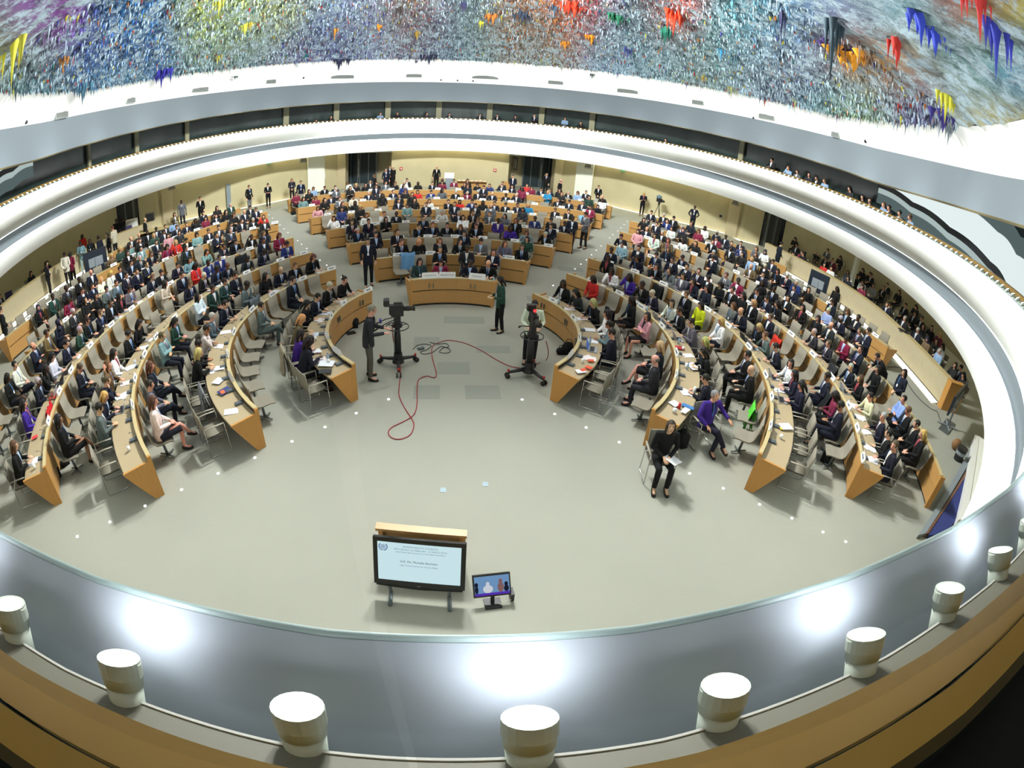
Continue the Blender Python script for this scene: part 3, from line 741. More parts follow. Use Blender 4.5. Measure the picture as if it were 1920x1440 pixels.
def hand(mb, w, d, pal, sc=1.0, curl=.5, side=1):
    """w wrist, d direction of the hand, pal palm normal; five unequal bent fingers"""
    d = unit(d); pal = unit(pal - d * np.dot(pal, d)); s = np.cross(d, pal) * side
    mb.tube([w - d * .01, w + d * .03 * sc, w + d * .07 * sc, w + d * .088 * sc], [(.023 * sc, .017 * sc), (.034 * sc, .017 * sc), (.040 * sc, .016 * sc), (.036 * sc, .012 * sc)], 8, side=s)
    for i, (o, L) in enumerate(((-.031, .060), (-.0105, .074), (.0105, .080), (.031, .072))):
        b0 = w + d * .082 * sc + s * o * sc; d1 = unit(d + pal * curl * .5 + s * o * 2.2); b1 = b0 + d1 * L * .5 * sc; d2 = unit(d + pal * curl * 1.5 + s * o * 1.0); b2 = b1 + d2 * L * .5 * sc
        mb.tube([b0 - d * .02, b0, b1, b2], [.009 * sc, .0088 * sc, .0085 * sc, .0065 * sc], 6, side=s)
    t0 = w + d * .028 * sc + s * .030 * sc; t1 = t0 + unit(d * .7 + s * .8 + pal * .2) * .038 * sc; t2 = t1 + unit(d + s * .25 + pal * .4) * .032 * sc
    mb.tube([w + d * .015 * sc + s * .01, t0, t1, t2], [.012 * sc, .0115 * sc, .010 * sc, .008 * sc], 6, side=pal)

def figure(J, name, kind='suit', det=1.0):
    """J joints -> meshes: body, top, bottom, shoe (list), plus the head frame and chest strips"""
    out = {}
    P, Wst, C, S, N, H = J['P'], J['W'], J['C'], J['S'], J['N'], J['H']
    X = J.get('X', V3(1, 0, 0)); hr = rotm(J.get('hy', 0), J.get('hp', 0))
    # ---- body
    b = MB()
    b.tube([P, Wst, C, S, N - (N - S) * .1], [(.13, .085), (.11, .07), (.135, .085), (.13, .07), (.06, .055)], 10, side=X)
    nk = N + (H - N) * .55
    b.tube([N - (N - S) * .5, N, nk, H + hr @ V3(0, -.01, -.04)], [(.07, .06), (.054, .054), (.050, .054), (.052, .06)], 10, side=X)
    # head: skull, jaw, chin, nose, ears, brow
    def hd(x, y, z): return H + hr @ V3(x, y, z)
    b.ball(hd(0, -.008, .025), (.075, .092, .088), 14, 10, R=hr)
    b.tube([hd(0, .018, .02), hd(0, .034, -.03), hd(0, .044, -.078), hd(0, .052, -.104)], [(.066, .07), (.060, .058), (.044, .040), (.020, .018)], 10, side=hr @ V3(1, 0, 0))
    b.tube([hd(0, .084, .022), hd(0, .104, -.012), hd(0, .092, -.026)], [(.008, .008), (.014, .012), (.012, .008)], 6, side=hr @ V3(1, 0, 0))
    b.tube([hd(-.03, .078, -.052), hd(.03, .078, -.052)], [(.009, .012), (.009, .012)], 6)
    for s in (1, -1):
        b.ball(hd(.078 * s, -.005, 0), (.010, .020, .030), 8, 6, R=hr)
    for s, k in ((1, 'R'), (-1, 'L')):
        sh, el, wr = J['sh' + k], J['el' + k], J['wr' + k]
        b.tube([S + (sh - S) * .3, sh, sh + (el - sh) * .5, el, el + (wr - el) * .35, wr], [.045, .042, .038, .033, .033, .024], 8)
        hand(b, wr, J.get('hd' + k, wr - el), J.get('pl' + k, V3(0, 0, -1)), 1.0, J.get('cu' + k, .5), side=-s)
        hp, kn, an, toe = J['hp' + k], J['kn' + k], J['an' + k], J['to' + k]
        b.tube([hp, hp + (kn - hp) * .5, kn, kn + (an - kn) * .3, an], [.07, .062, .05, .05, .034], 8)
        b.tube([an, an + (toe - an) * .5 + V3(0, 0, -.02), toe], [(.03, .03), (.034, .028), (.03, .02)], 8, side=X)
    out['body'] = evmesh(b, .0095, int(3400 * det), name + '_body', 1)
    # eyes, brows, mouth on the face (islands of the same mesh)
    e = MB()
    for s in (1, -1):
        e.ball(hd(.030 * s, .074, .008), (.013, .008, .008), 8, 6, 1, R=hr)
        e.box(hd(.031 * s, .083, .032), (.034, .008, .006), 2, R=hr)
    e.box(hd(0, .089, -.053), (.040, .008, .008), 3, R=hr)
    out['face'] = e
    # ---- top (jacket / blouse): torso + sleeves
    cut = J.get('hem', P)
    b = MB(); k1 = 1.0 if kind == 'suit' else .93
    b.tube([cut, P + (Wst - P) * .35, Wst, C, S, S + (N - S) * .75], [(.185 * k1, .135), (.180 * k1, .130), (.158 * k1, .118), (.182 * k1, .128), (.165 * k1, .095), (.078, .07)], 14, side=X)
    for k in ('R', 'L'):
        sh, el, wr = J['sh' + k], J['el' + k], J['wr' + k]
        cuff = wr - unit(wr - el) * (.015 if kind != 'short' else .22)
        b.tube([S + (sh - S) * .2 + V3(0, 0, .012), sh + V3(0, 0, .006), sh + (el - sh) * .5, el, el + (wr - el) * .4, cuff], [(.062, .058), (.064, .060), (.056, .056), (.050, .050), (.046, .046), (.038, .038)], 9)
    out['top'] = evmesh(b, .014, int(1300 * det), name + '_top', 2)
    # ---- bottom
    b = MB()
    if kind == 'skirt':
        m0 = (J['hpR'] + J['hpL']) / 2; mk = (J['knR'] + J['knL']) / 2
        b.tube([P + V3(0, 0, .06), m0, (m0 + mk) / 2, mk + (mk - m0) * .04], [(.16, .12), (.19, .12), (.165, .10), (.14, .09)], 12, side=X)
    else:
        b.tube([P + V3(0, 0, .07), P - V3(0, 0, .02)], [(.155, .115), (.165, .12)], 12, side=X)
        for k in ('R', 'L'):
            hp, kn, an = J['hp' + k], J['kn' + k], J['an' + k]
            b.tube([P + (hp - P) * .5, hp, hp + (kn - hp) * .5, kn, kn + (an - kn) * .45, an + V3(0, 0, .015)], [.085, .094, .084, .066, .060, .052], 9)
    out['bottom'] = evmesh(b, .015, int(900 * det), name + '_bottom', 2)
    # ---- shoes
    sh_ = []
    for k in ('R', 'L'):
        an, toe = J['an' + k], J['to' + k]; d = unit(toe - an) if np.linalg.norm(toe - an) > 0 else V3(0, 1, 0)
        up = V3(0, 0, 1) - d * d[2]
        b = MB(); heel = an + d * -.05 - up * .055; 
        b.tube([heel + up * .012, an + d * .0 - up * .036, an + d * .09 - up * .046, toe + d * .02 - up * .034, toe + d * .045 - up * .042], [(.034, .034), (.044, .052), (.048, .040), (.046, .030), (.022, .016)], 8, side=np.cross(d, up))
        sh_.append(b.mesh(name + '_shoe', [], True))
    out['shoes'] = sh_
    # ---- chest strips: shirt V, tie, lanyard lie on the front of the torso
    fw = unit(np.cross(V3(0, 0, 1), X)); fw = fw if fw[1] * 1 > 0 or True else fw
    fw = J.get('F', V3(0, 1, 0))
    path = [(N + (S - N) * .28, .070), (S, .100), (S + (C - S) * .5, .118), (C, .135), (C + (Wst - C) * .5, .132), (Wst, .128)]
    def strip(w_, lift, t1, name_, xo=0.):
        b = MB(); rows = []; n = 7
        for i in range(n):
            t = i / (n - 1) * t1; f_ = t * (len(path) - 1); a = min(int(f_), len(path) - 2); q = f_ - a
            c = path[a][0] * (1 - q) + path[a + 1][0] * q; r = path[a][1] * (1 - q) + path[a + 1][1] * q; ww = w_(i / (n - 1)); xx = xo(i / (n - 1)) if callable(xo) else xo
            rows.append([c + X * (xx + ww * s_) + fw * (r * math.sqrt(max(.05, 1 - ((xx + ww * s_) / .17) ** 2)) + lift) for s_ in (-1, -.5, 0, .5, 1)])
        b.strip(rows, closed=False)
        back = [[p - fw * .012 for p in r_] for r_ in rows]; b.strip(back[::-1], closed=False)
        return b.mesh(name_, [], True)
    out['shirt'] = strip(lambda t: .058 * (1 - t) ** .8 + .004, .004, .78, name + '_shirt')
    out['tie'] = strip(lambda t: .012 + .014 * t if t < .9 else .008, .011, .80, name + '_tie')
    out['lanyard'] = strip(lambda t: .006, .013, .85, name + '_lanyard', lambda t: .055 * (1 - t))
    lb = MB(); c = path[4][0]; lb.box(c + fw * (.148), (.06, .006, .08), R=np.stack([X, fw, V3(0, 0, 1)], 1)); out['badge'] = lb.mesh(name + '_badge', [])
    out['head'] = (H, hr)
    return out

def hair_mesh(st):
    b = MB()
    def capf(sx, sy, sz, zc=.025, front=.045, low=-.02, nu=18, nv=14):
        m = MB(); m.ball((0, -.012, zc), (sx, sy, sz), nu, nv); V = np.concatenate(m.v); F = []
        for f in m.f:
            c = V[list(f)].mean(0)
            if c[1] > front and c[2] < .070: continue
            if c[2] < low and c[1] > -.03: continue
            if c[2] < low - .05: continue
            F.append(f)
        b.add(V, F)
    if st in 'dgo': capf(.083, .101, .097)
    if st in 'G': capf(.082, .100, .094)
    if st == 'L':
        m = MB(); m.ball((0, -.014, .012), (.081, .099, .080), 18, 12); V = np.concatenate(m.v); F = [f for f in m.f if (V[list(f)].mean(0)[2] < .035 and V[list(f)].mean(0)[1] < .0 and V[list(f)].mean(0)[2] > -.05)]; b.add(V, F)
    if st in 'DOB':
        capf(.086, .104, .100, front=.05, low=-.03)
        b.tube([(0, -.045, .06), (0, -.075, -.03), (0, -.085, -.13), (0, -.080, -.23)], [(.078, .05), (.084, .045), (.080, .036), (.055, .02)], 10, side=(1, 0, 0))
        for s in (1, -1): b.tube([(.062 * s, .01, .07), (.080 * s, .01, 0), (.078 * s, .0, -.08), (.07 * s, .01, -.17)], [(.02, .03), (.017, .034), (.018, .032), (.010, .018)], 8, side=(1, 0, 0))
    if st == 'U':
        capf(.083, .101, .097); b.ball((0, -.09, .09), (.038, .035, .035), 10, 8)
    if st == 'H':
        capf(.092, .108, .106, front=.055, low=-.06)
        b.tube([(0, -.01, -.05), (0, .0, -.11), (0, .0, -.17)], [(.075, .085), (.095, .09), (.14, .10)], 12, side=(1, 0, 0), caps=False)
        for s in (1, -1): b.tube([(.066 * s, .03, .07), (.082 * s, .02, -.01), (.06 * s, .05, -.10), (0, .07, -.13)], [(.02, .03)] * 3 + [(.02, .02)], 8, side=(1, 0, 0))
    me = b.mesh('hair_' + st, [], True)
    return me
HAIR = {s: hair_mesh(s) for s in 'dgoGLDOBUH'}

# ---- poses (facing +Y, feet on z=0, seat at .46)
def seated(lean=.06, hp=-.15, hy=0, elR=(.25, .06, .78), wrR=(.09, .30, .70), elL=None, wrL=None, legs='n', hx=0, twist=0, hdR=None, hdL=None, drop=0):
    mi = lambda v: (-v[0], v[1], v[2])
    elL = elL or mi(elR); wrL = wrL or mi(wrR)
    J = dict(P=V3(0, -.02, .52), W=V3(0, lean * .2 - .01, .70), C=V3(0, lean * .6, .88), S=V3(0, lean * .9, 1.03), N=V3(0, lean * 1.05, 1.10), H=V3(hx, lean * 1.2 + .035, 1.235 - drop), hy=hy, hp=hp)
    J['hem'] = V3(0, -.01, .46)
    for s, k, e, w_ in ((1, 'R', elR, wrR), (-1, 'L', elL, wrL)):
        J['sh' + k] = V3(.185 * s, lean * .9, 1.035); J['el' + k] = V3(*e); J['wr' + k] = V3(*w_)
        J['hp' + k] = V3(.095 * s, .03, .51); J['kn' + k] = V3(.12 * s, .44, .52); J['an' + k] = V3(.12 * s, .44, .10); J['to' + k] = V3(.13 * s, .58, .06)
    if legs == 'x':
        J['knR'] = V3(.0, .46, .62); J['anR'] = V3(-.17, .60, .30); J['toR'] = V3(-.20, .72, .24); J['knL'] = V3(-.07, .45, .50); J['anL'] = V3(-.04, .42, .10); J['toL'] = V3(-.04, .56, .06)
    if legs == 'f':
        for s, k in ((1, 'R'), (-1, 'L')): J['an' + k] = V3(.12 * s, .62, .10); J['to' + k] = V3(.14 * s, .75, .09); J['kn' + k] = V3(.13 * s, .42, .50)
    if hdR: J['hdR'] = V3(*hdR)
    if hdL: J['hdL'] = V3(*hdL)
    return J
POSES = {
 'desk':  seated(.12, -.25, 0, (.27, .14, .80), (.12, .36, .83)),
 'write': seated(.16, -.5, -.15, (.28, .16, .80), (.06, .38, .82), (-.26, .12, .80), (-.16, .34, .83)),
 'chin':  seated(.14, -.2, .2, (.20, .30, .82), (.06, .22, 1.08), (-.26, .14, .80), (-.02, .34, .83), hdR=(0, -.2, 1)),
 'lap':   seated(.04, -.3, .1, (.24, .06, .78), (.07, .28, .68)),
 'cross': seated(.02, -.2, -.2, (.25, .04, .78), (.06, .28, .72), legs='x'),
 'phone': seated(.07, -.6, 0, (.23, .08, .78), (.05, .30, .80)),
 'arms':  seated(.0, -.02, .3, (.23, .10, .80), (-.08, .20, .84), (-.23, .10, .80), (.08, .23, .80)),
 'aside': seated(.08, -.1, .7, (.27, .12, .80), (.10, .36, .82), (-.26, .05, .78), (-.10, .28, .70)),
 'read':  seated(.05, -.45, 0, (.25, .08, .78), (.12, .32, .78), legs='x'),
 'ear':   seated(.08, -.1, -.3, (.30, .10, .86), (.13, .06, 1.20), (-.25, .12, .80), (-.06, .34, .82), hdR=(-.3, .0, .5)),
}
def standing(lean=0, hp=-.1, hy=0, elR=(.25, -.03, 1.14), wrR=(.25, .08, .90), elL=None, wrL=None, step=0, spread=.10, hdR=None, hdL=None, bend=0.0, hx=0):
    mi = lambda v: (-v[0], v[1], v[2]); elL = elL or mi(elR); wrL = wrL or mi(wrR)
    def tb(x, y, z):  # bend the upper body forward about the hip
        dz = z - .95; return V3(x, y + dz * math.sin(bend), .95 + dz * math.cos(bend) - (y * math.sin(bend) * .0))
    J = dict(P=V3(0, 0, .94), W=tb(0, .0, 1.10), C=tb(0, .01 + lean * .5, 1.28), S=tb(0, lean, 1.42), N=tb(0, lean + .01, 1.49), H=tb(hx, lean + .045, 1.62), hy=hy, hp=hp - bend * .3)
    J['hem'] = V3(0, 0, .80)
    for s, k, e, w_ in ((1, 'R', elR, wrR), (-1, 'L', elL, wrL)):
        J['sh' + k] = tb(.19 * s, lean, 1.42); J['el' + k] = tb(*e); J['wr' + k] = tb(*w_)
        st = step * s
        J['hp' + k] = V3(.09 * s, 0, .92); J['kn' + k] = V3(spread * s, .02 + st * .55, .50); J['an' + k] = V3(spread * s, st - .01, .09); J['to' + k] = V3((spread + .02) * s, st + .13, .055)
    if hdR: J['hdR'] = V3(*hdR)
    if hdL: J['hdL'] = V3(*hdL)
    return J
SPOSES = {
 'stand': standing(),
 'front': standing(.0, -.1, .1, (.24, .0, 1.15), (.04, .18, 1.00)),
 'armsx': standing(.0, -.05, .2, (.23, .08, 1.16), (-.07, .20, 1.20), (-.23, .08, 1.16), (.07, .22, 1.16)),
 'walk':  standing(.02, -.2, 0, (.25, .05, 1.15), (.22, .20, .98), (-.25, -.10, 1.16), (-.24, -.02, .90), step=.16),
 'holdp': standing(.02, -.45, -.2, (.24, .03, 1.14), (.10, .26, 1.12), step=.06),
 'phone': standing(.0, -.05, .3, (.24, .10, 1.16), (.10, .10, 1.52), (-.24, 0, 1.14), (-.20, .12, .95), hdR=(0, 0, 1)),
 'bent':  standing(.0, -.2, 0, (.22, .20, 1.15), (.12, .42, 1.10), bend=.75),
 'hips':  standing(.0, -.05, .1, (.33, -.02, 1.16), (.20, .10, 1.02), hdR=(-.6, .3, -.3), hdL=(.6, .3, -.3)),
 'camop': standing(.06, -.25, 0, (.26, .08, 1.16), (.14, .36, 1.14), step=.02, spread=.12),
 'back':  standing(.0, -.05, 0, (.25, -.06, 1.15), (.08, -.16, .98)),
}
CLO = {'k': (12, 12, 14), 'n': (19, 23, 38), 'c': (36, 38, 43), 'g': (92, 96, 102), 'b': (34, 50, 104), 'w': (216, 218, 214), 'r': (196, 40, 34), 'p': (62, 36, 126), 't': (112, 146, 146),
       'T': (28, 130, 176), 'o': (104, 84, 58), 'y': (196, 214, 30), 'm': (122, 30, 58), 's': (136, 164, 196), 'e': (206, 194, 176), 'x': (150, 150, 150), 'v': (34, 62, 52), 'P': (206, 150, 158)}
CNAME = {'k': 'black', 'n': 'navy', 'c': 'charcoal', 'g': 'grey', 'b': 'blue', 'w': 'white', 'r': 'red', 'p': 'purple', 't': 'teal', 'T': 'turquoise', 'o': 'brown', 'y': 'yellow', 'm': 'maroon', 's': 'azure', 'e': 'cream', 'x': 'patterned', 'v': 'green', 'P': 'pink'}
HCOL = {'d': (30, 24, 20), 'g': (130, 128, 124), 'G': (168, 166, 160), 'o': (84, 62, 44), 'L': (96, 84, 74), 'D': (26, 20, 18), 'O': (88, 56, 36), 'B': (178, 148, 96), 'U': (46, 34, 26), 'H': (30, 30, 52)}
HNAME = {'d': 'short dark hair', 'g': 'grey hair', 'G': 'grey hair', 'o': 'short brown hair', 'L': 'balding head', 'D': 'long dark hair', 'O': 'long brown hair', 'B': 'long fair hair', 'U': 'hair in a bun', 'H': 'headscarf'}
SKIN = {'': (212, 160, 132), 'm': (160, 112, 84), 'z': (84, 58, 44)}
for nm_, rg in (('skin', .55), ('hairm', .6), ('cloth', .85), ('shirtm', .8), ('shoem', .4)):
    MT[nm_] = mat(nm_, (1, 1, 1), rg, spec=.3, obcol=True, noise=(3, .05, 2) if nm_ != 'cloth' else (9, .10, 3))
MT['patt'] = mat('patterned_cloth', (1, 1, 1), .85, noise=(38, .75, 1))
MT['eye'] = mat('eye', (.02, .015, .012), .3); MT['brow'] = mat('brow', s2l(50, 36, 28), .8); MT['lip'] = mat('lip', s2l(150, 84, 74), .6)
def finish(fg, nm):
    """join the face details into the body mesh; give every mesh its material"""
    me = fg['body']; me.materials.clear()
    bm0 = np.zeros(len(me.vertices) * 3, dtype=np.float32); me.vertices.foreach_get('co', bm0)
    V = bm0.reshape(-1, 3).tolist(); F = [list(p.vertices) for p in me.polygons]; n0 = len(V); M_ = [0] * len(F)
    e = fg['face']; ev = np.concatenate(e.v).tolist(); V += ev; F += [[i + n0 for i in f] for f in e.f]; M_ += e.m
    nb = bpy.data.meshes.new(nm); nb.from_pydata(V, [], F)
    for k in ('skin', 'eye', 'brow', 'lip'): nb.materials.append(MT[k])
    nb.polygons.foreach_set('material_index', np.array(M_, dtype=np.int32)); nb.polygons.foreach_set('use_smooth', np.ones(len(F), dtype=bool)); nb.update()
    fg['body'] = nb
    for k, m in (('top', 'cloth'), ('bottom', 'cloth'), ('shirt', 'shirtm'), ('tie', 'cloth'), ('lanyard', 'shirtm'), ('badge', 'shirtm')):
        fg[k].materials.clear(); fg[k].materials.append(MT[m])
    for s in fg['shoes']: s.materials.clear(); s.materials.append(MT['shoem'])
    fg['top_pat'] = fg['top'].copy(); fg['top_pat'].materials.clear(); fg['top_pat'].materials.append(MT['patt'])
    return fg
for h in HAIR.values(): h.materials.clear(); h.materials.append(MT['hairm'])
FIG = {}
def get_fig(pose, kind):
    key = (pose, kind)
    if key not in FIG:
        J = POSES[pose[2:]] if pose.startswith('s_') else SPOSES[pose[2:]]
        if pose.startswith('m_'): J = SPOSES[pose[2:]]
        FIG[key] = finish(figure(J, pose + kind, kind), 'body')
    return FIG[key]
def person(code, pose, loc, rotz, label, group=None, kind=None, parts=2, bot=None, scale=1.0, hairc=None, lan=None, z=0, tiec=None, shirtc=None, blouse=True):
    """pose 's_desk' seated, 't_walk' standing"""
    cl, hr = code[0], code[1]; sk = code[2] if len(code) > 2 else ''
    female = hr in 'DOBUH'
    if kind is None: kind = 'suit' if not female else 'plain'
    fg = get_fig(pose, kind)
    e = empty('person', (loc[0], loc[1], z), rotz, label, 'person', group); e.scale = (scale,) * 3
    j = lambda c, a=.12: tuple(max(0, min(1, v * (1 + random.uniform(-a, a)))) for v in s2l(c))
    skc = j(SKIN[sk], .12); link('body', fg['body'], e, color=skc)
    tc = j(CLO[cl], .18)
    link('jacket' if not female and cl in 'kncgobmv' else 'top', fg['top_pat'] if cl == 'x' else fg['top'], e, color=tc)
    bc = s2l(bot) if bot else (tc if (not female and cl in 'kncg') else s2l(random.choice([(18, 18, 22), (26, 28, 40), (20, 18, 20)])))
    link('trousers' if kind != 'skirt' else 'skirt', fg['bottom'], e, color=bc)
    H, R = fg['head']
    ho = link('hair' if hr != 'H' else 'headscarf', HAIR[hr if hr != 'g' or True else 'G'], e, color=j(hairc or HCOL[hr], .25))
    mm = Matrix([[*R[0], H[0]], [*R[1], H[1]], [*R[2], H[2]], [0, 0, 0, 1]]); ho.matrix_local = mm
    if parts >= 1:
        if not female and cl not in 'wsxre':
            link('shirt_front', fg['shirt'], e, color=s2l(shirtc or random.choice([(222, 224, 228), (222, 224, 228), (170, 190, 222), (214, 206, 190)])))
            if random.random() < .75 or tiec: link('tie', fg['tie'], e, color=s2l(tiec or random.choice([(40, 54, 110), (30, 30, 40), (96, 30, 40), (60, 100, 160), (70, 70, 80)])))
        elif female and random.random() < .45 and blouse:
            link('blouse_front', fg['shirt'], e, color=s2l(random.choice([(220, 220, 220), (140, 60, 70), (30, 30, 34), (150, 170, 190)])))
        if (lan is None and random.random() < .5) or lan:
            l_ = link('lanyard', fg['lanyard'], e, color=s2l(90, 140, 200)); link('badge', fg['badge'], l_, color=s2l(230, 232, 235))
    if parts >= 2:
        for s in fg['shoes']: link('shoe', s, e, color=s2l(24, 20, 20))
    return e
# head positions read off the photograph: crop origin x, y, crop scale, then 'x y code' (clothes, hair, skin)
RAW=[
(0,380,8,"1380 1060 nL;1470 1170 nd;1620 1110 wB;1680 1230 gd;970 1290 cdz;1165 1170 kdz;1630 730 kL;1740 750 oB;1800 1000 nd;1875 1120 nd"),
(0,520,8,"740 300 vdz;575 450 kH;1130 350 mDz;1095 520 cG;945 690 nH;740 840 odm;455 1030 nL;1170 770 vG;1030 980 nd;885 1190 wD;1385 670 kU;1510 490 no;1730 350 kdm;1500 260 kD;480 1300 wd;720 1400 kDz;1080 1350 no"),
(0,700,8,"150 30 kDz;570 90 nGz;540 420 pD;1590 20 no;1590 300 nB;1600 500 gd;740 770 kDm;170 1120 kO;1780 -60 oO"),
(0,600,4,"1005 100 kd;970 230 xD;1150 350 nO;1070 490 gU;1120 640 wO;1260 110 to;1310 10 vD;1530 240 kB;1575 160 kdm;1590 60 edm"),
(180,480,8,"780 30 no;560 100 cG;340 200 nd;440 300 nd;240 420 gd;180 300 wB;30 370 nd;690 150 nd;870 330 no;1010 240 kd;1030 430 eD;1250 130 nd;1250 270 nd;1460 50 tD;1550 180 rDz;1400 420 no;1690 290 kG;1850 230 ndz;1800 80 bdz;520 540 gdm;320 660 kD;60 570 kD;700 1020 kD;1690 630 wD;1880 880 gG;1905 440 vdm"),
(200,380,8,"365 510 kdz;380 660 tD;150 750 vB;20 710 kL;560 470 ndz;560 600 kd;740 390 co;760 500 vB;580 690 td;375 780 kD;800 590 nd;935 330 sdz;980 520 PD;950 470 ndm;1120 370 no;1220 580 rB;1090 670 mD;1200 470 cD;1280 350 no;1365 490 kd;1230 680 cd;1500 740 tD;1410 290 kDz;1510 180 nd;1690 210 nd;1710 120 kD;1640 360 tD;1815 390 no;1680 500 nd;1740 640 ndm;1845 270 kd;1490 260 mD"),
(380,380,8,"470 70 vG;400 180 kD;630 130 kO;720 60 kd;800 90 no;830 150 nL;625 230 nd;550 330 cd;500 450 co;770 280 kG;950 200 rO;950 290 ko;945 460 no;940 580 ndm;730 500 kdz;470 580 kd;1190 520 mO;1260 620 bdm;850 720 ndz;690 820 cdz;370 960 nom;220 820 bd;1140 1000 nL;990 1110 kD;760 1270 gdz;490 1120 nd;300 1220 vd;1500 950 ko;1700 860 kO;1330 1190 nd"),
(400,500,4,"880 150 kG;995 100 kU;830 220 nd;735 270 kD;670 390 oB;680 500 pD;670 580 nDz;330 290 gd;120 280 nd"),
(540,280,8,"140 680 mD;240 750 tD;345 560 sO;340 660 kD;440 740 mO;555 580 kdm;560 770 kD;615 670 nd;700 550 nd;720 600 gG;800 760 go;490 900 PO;690 1030 xD;950 600 kD;990 730 edm;1000 800 kDz;860 870 kO;840 930 bD;1080 880 kB;960 1020 kB;960 1090 no;1160 980 wO;1200 1060 nd;1060 1220 nG;1300 1190 nd;1070 530 kB;1130 560 kD;1230 480 ko;1230 690 nG;1330 570 nd;1370 610 co;1420 700 kDz;1430 500 kO;1480 540 gd;1560 600 no;1580 480 kO;1640 510 wG;1760 620 kO;1670 690 kd;1670 790 nd;1740 560 bD;1780 450 kd;1860 680 kO;1890 750 kD;1810 870 tD;1640 970 cdz;1480 1010 wo;1480 1060 kD;1630 1250 kd;1330 1300 nd"),
(740,280,8,"350 470 kDz;570 500 nd;710 450 kO;720 500 mD;890 470 mdm;1090 480 kD;1050 530 kO;1100 560 nO;1245 520 kD;1440 500 bD;1620 500 nd;1605 540 no;1790 560 no;350 640 rD;540 600 bd;710 630 gDz;910 620 kG;1090 600 mG;1250 620 kG;1330 600 nd;1480 630 nL;1690 690 kdz;1830 670 nG;510 760 wO;900 780 kd;1080 790 rDm;1180 780 bd;1340 760 kDz;1540 810 nd;1590 780 kd;1720 820 ndm;480 850 no;905 850 no;960 930 nG;1210 870 kd;1440 880 gL;1170 960 ko;1420 990 go;1680 960 gD;1900 940 cDm;720 960 wG;430 1010 nd;660 1090 kd;450 1160 kd;680 1210 no;930 1120 kO;1020 1080 xD;1240 1070 ko;1230 1150 ko;1530 1110 pdz;1790 1130 kO;1710 1230 pDz;370 1380 kB;980 1370 kd;1300 1390 gd;1040 1290 nd"),
(940,280,8,"390 530 rd;520 600 mD;330 560 mD;310 620 mDz;700 600 nd;735 590 no;700 650 TB;850 640 kD;920 600 kG;1090 640 sO;1275 640 nd;890 690 kO;1270 770 vD;830 780 ko;1010 790 nd;1215 810 no;370 830 TB;1310 900 mdm;1500 740 kL;1480 790 wDz;1420 860 kH;780 930 ko;980 950 kd;750 1090 kd;930 1100 ndz;470 1070 bdz;725 1170 nd;375 1230 tO;640 1290 kG;350 1370 vD"),
(640,400,8,"950 490 ko;1500 480 kO;1490 560 ko;1880 570 cdz;1210 770 vD;1510 770 mD"),
(820,400,8,"830 590 nd;960 530 gO;1215 540 ko;505 810 ndz;670 810 kL"),
(1120,340,8,"785 460 nd;660 600 kD;970 530 kG;750 700 nL;840 650 nd;1060 610 bd;1160 560 kd;1200 700 gG;1070 720 wD;1350 660 nO;1250 760 kH;1580 720 wDz;1440 780 mO;1750 790 nGz;1455 880 wDz;330 820 kd;520 790 PD;770 860 wD;960 790 kG;1060 900 oO;340 930 sd;620 1010 nd;1000 1050 nO;1370 930 kO;1690 920 kd;1770 870 md;1770 1050 nG;85 1010 ndz;160 1160 kDz;550 1180 nDm;840 1120 nd;1100 1200 nd;1210 1150 ndm;1680 1170 nd;800 1320 kD;1030 1390 gD;1330 1330 nd"),
(1320,380,8,"340 500 ndz;520 600 nd;365 640 no;560 670 bd;310 720 kdz;505 790 kD;670 850 sB;770 780 kO;910 710 gO;760 970 oL;905 940 kG;1090 880 nd;1280 920 wH;1090 1060 kD;900 1060 nd;1130 1110 nG;1290 1160 bG;500 1160 mdz;740 1210 kDz;1290 1300 nd;1515 1290 kD;210 1120 go;220 1240 kD;870 1370 kd;940 1300 kdz"),
(1480,480,8,"150 760 kD;560 700 nd;580 820 sG;800 860 kO;380 920 kD;760 960 nGz;1025 930 ndz;550 1060 cL;240 1120 cG;430 1280 co;905 1130 co;750 1240 mdm"),
(1560,620,8,"250 270 nd;130 500 nG;380 700 kO;600 560 kD;390 910 ed;1035 1070 sd;610 1250 nG;1195 1210 ko;240 1190 ndm"),
(1620,780,8,"390 250 kd;850 220 kd;400 520 no;1060 810 kB"),
(1400,640,4,"250 150 xD;290 240 nD;340 310 nD;600 270 ndm;690 410 mDz;150 30 nd"),
(960,500,4,"375 130 kDz;530 180 cD;560 270 kB;640 360 xD;690 430 tdm;795 520 nd;565 100 rDz;690 50 xDz;810 100 pDz;930 160 kdz;1025 190 nG;910 260 kDz;1010 360 PD;1130 280 wD;1220 340 kdm;1290 430 gd;1280 210 ko;1400 280 yD;1490 400 xB;1330 540 kB;1380 610 kD;1400 810 nd;1075 600 nB;1100 710 cL;1770 660 kd;1760 770 kL;1160 70 gD;1270 120 nD;1310 50 nd;1370 160 nD;1430 110 kd;1545 160 kd;1640 220 kD;1610 290 gO;1670 340 nL;1800 280 kB;1780 440 kB;1855 370 no;1870 500 go;1870 230 nd"),
(1400,300,4,"180 1080 kD;270 1030 kD"),
]
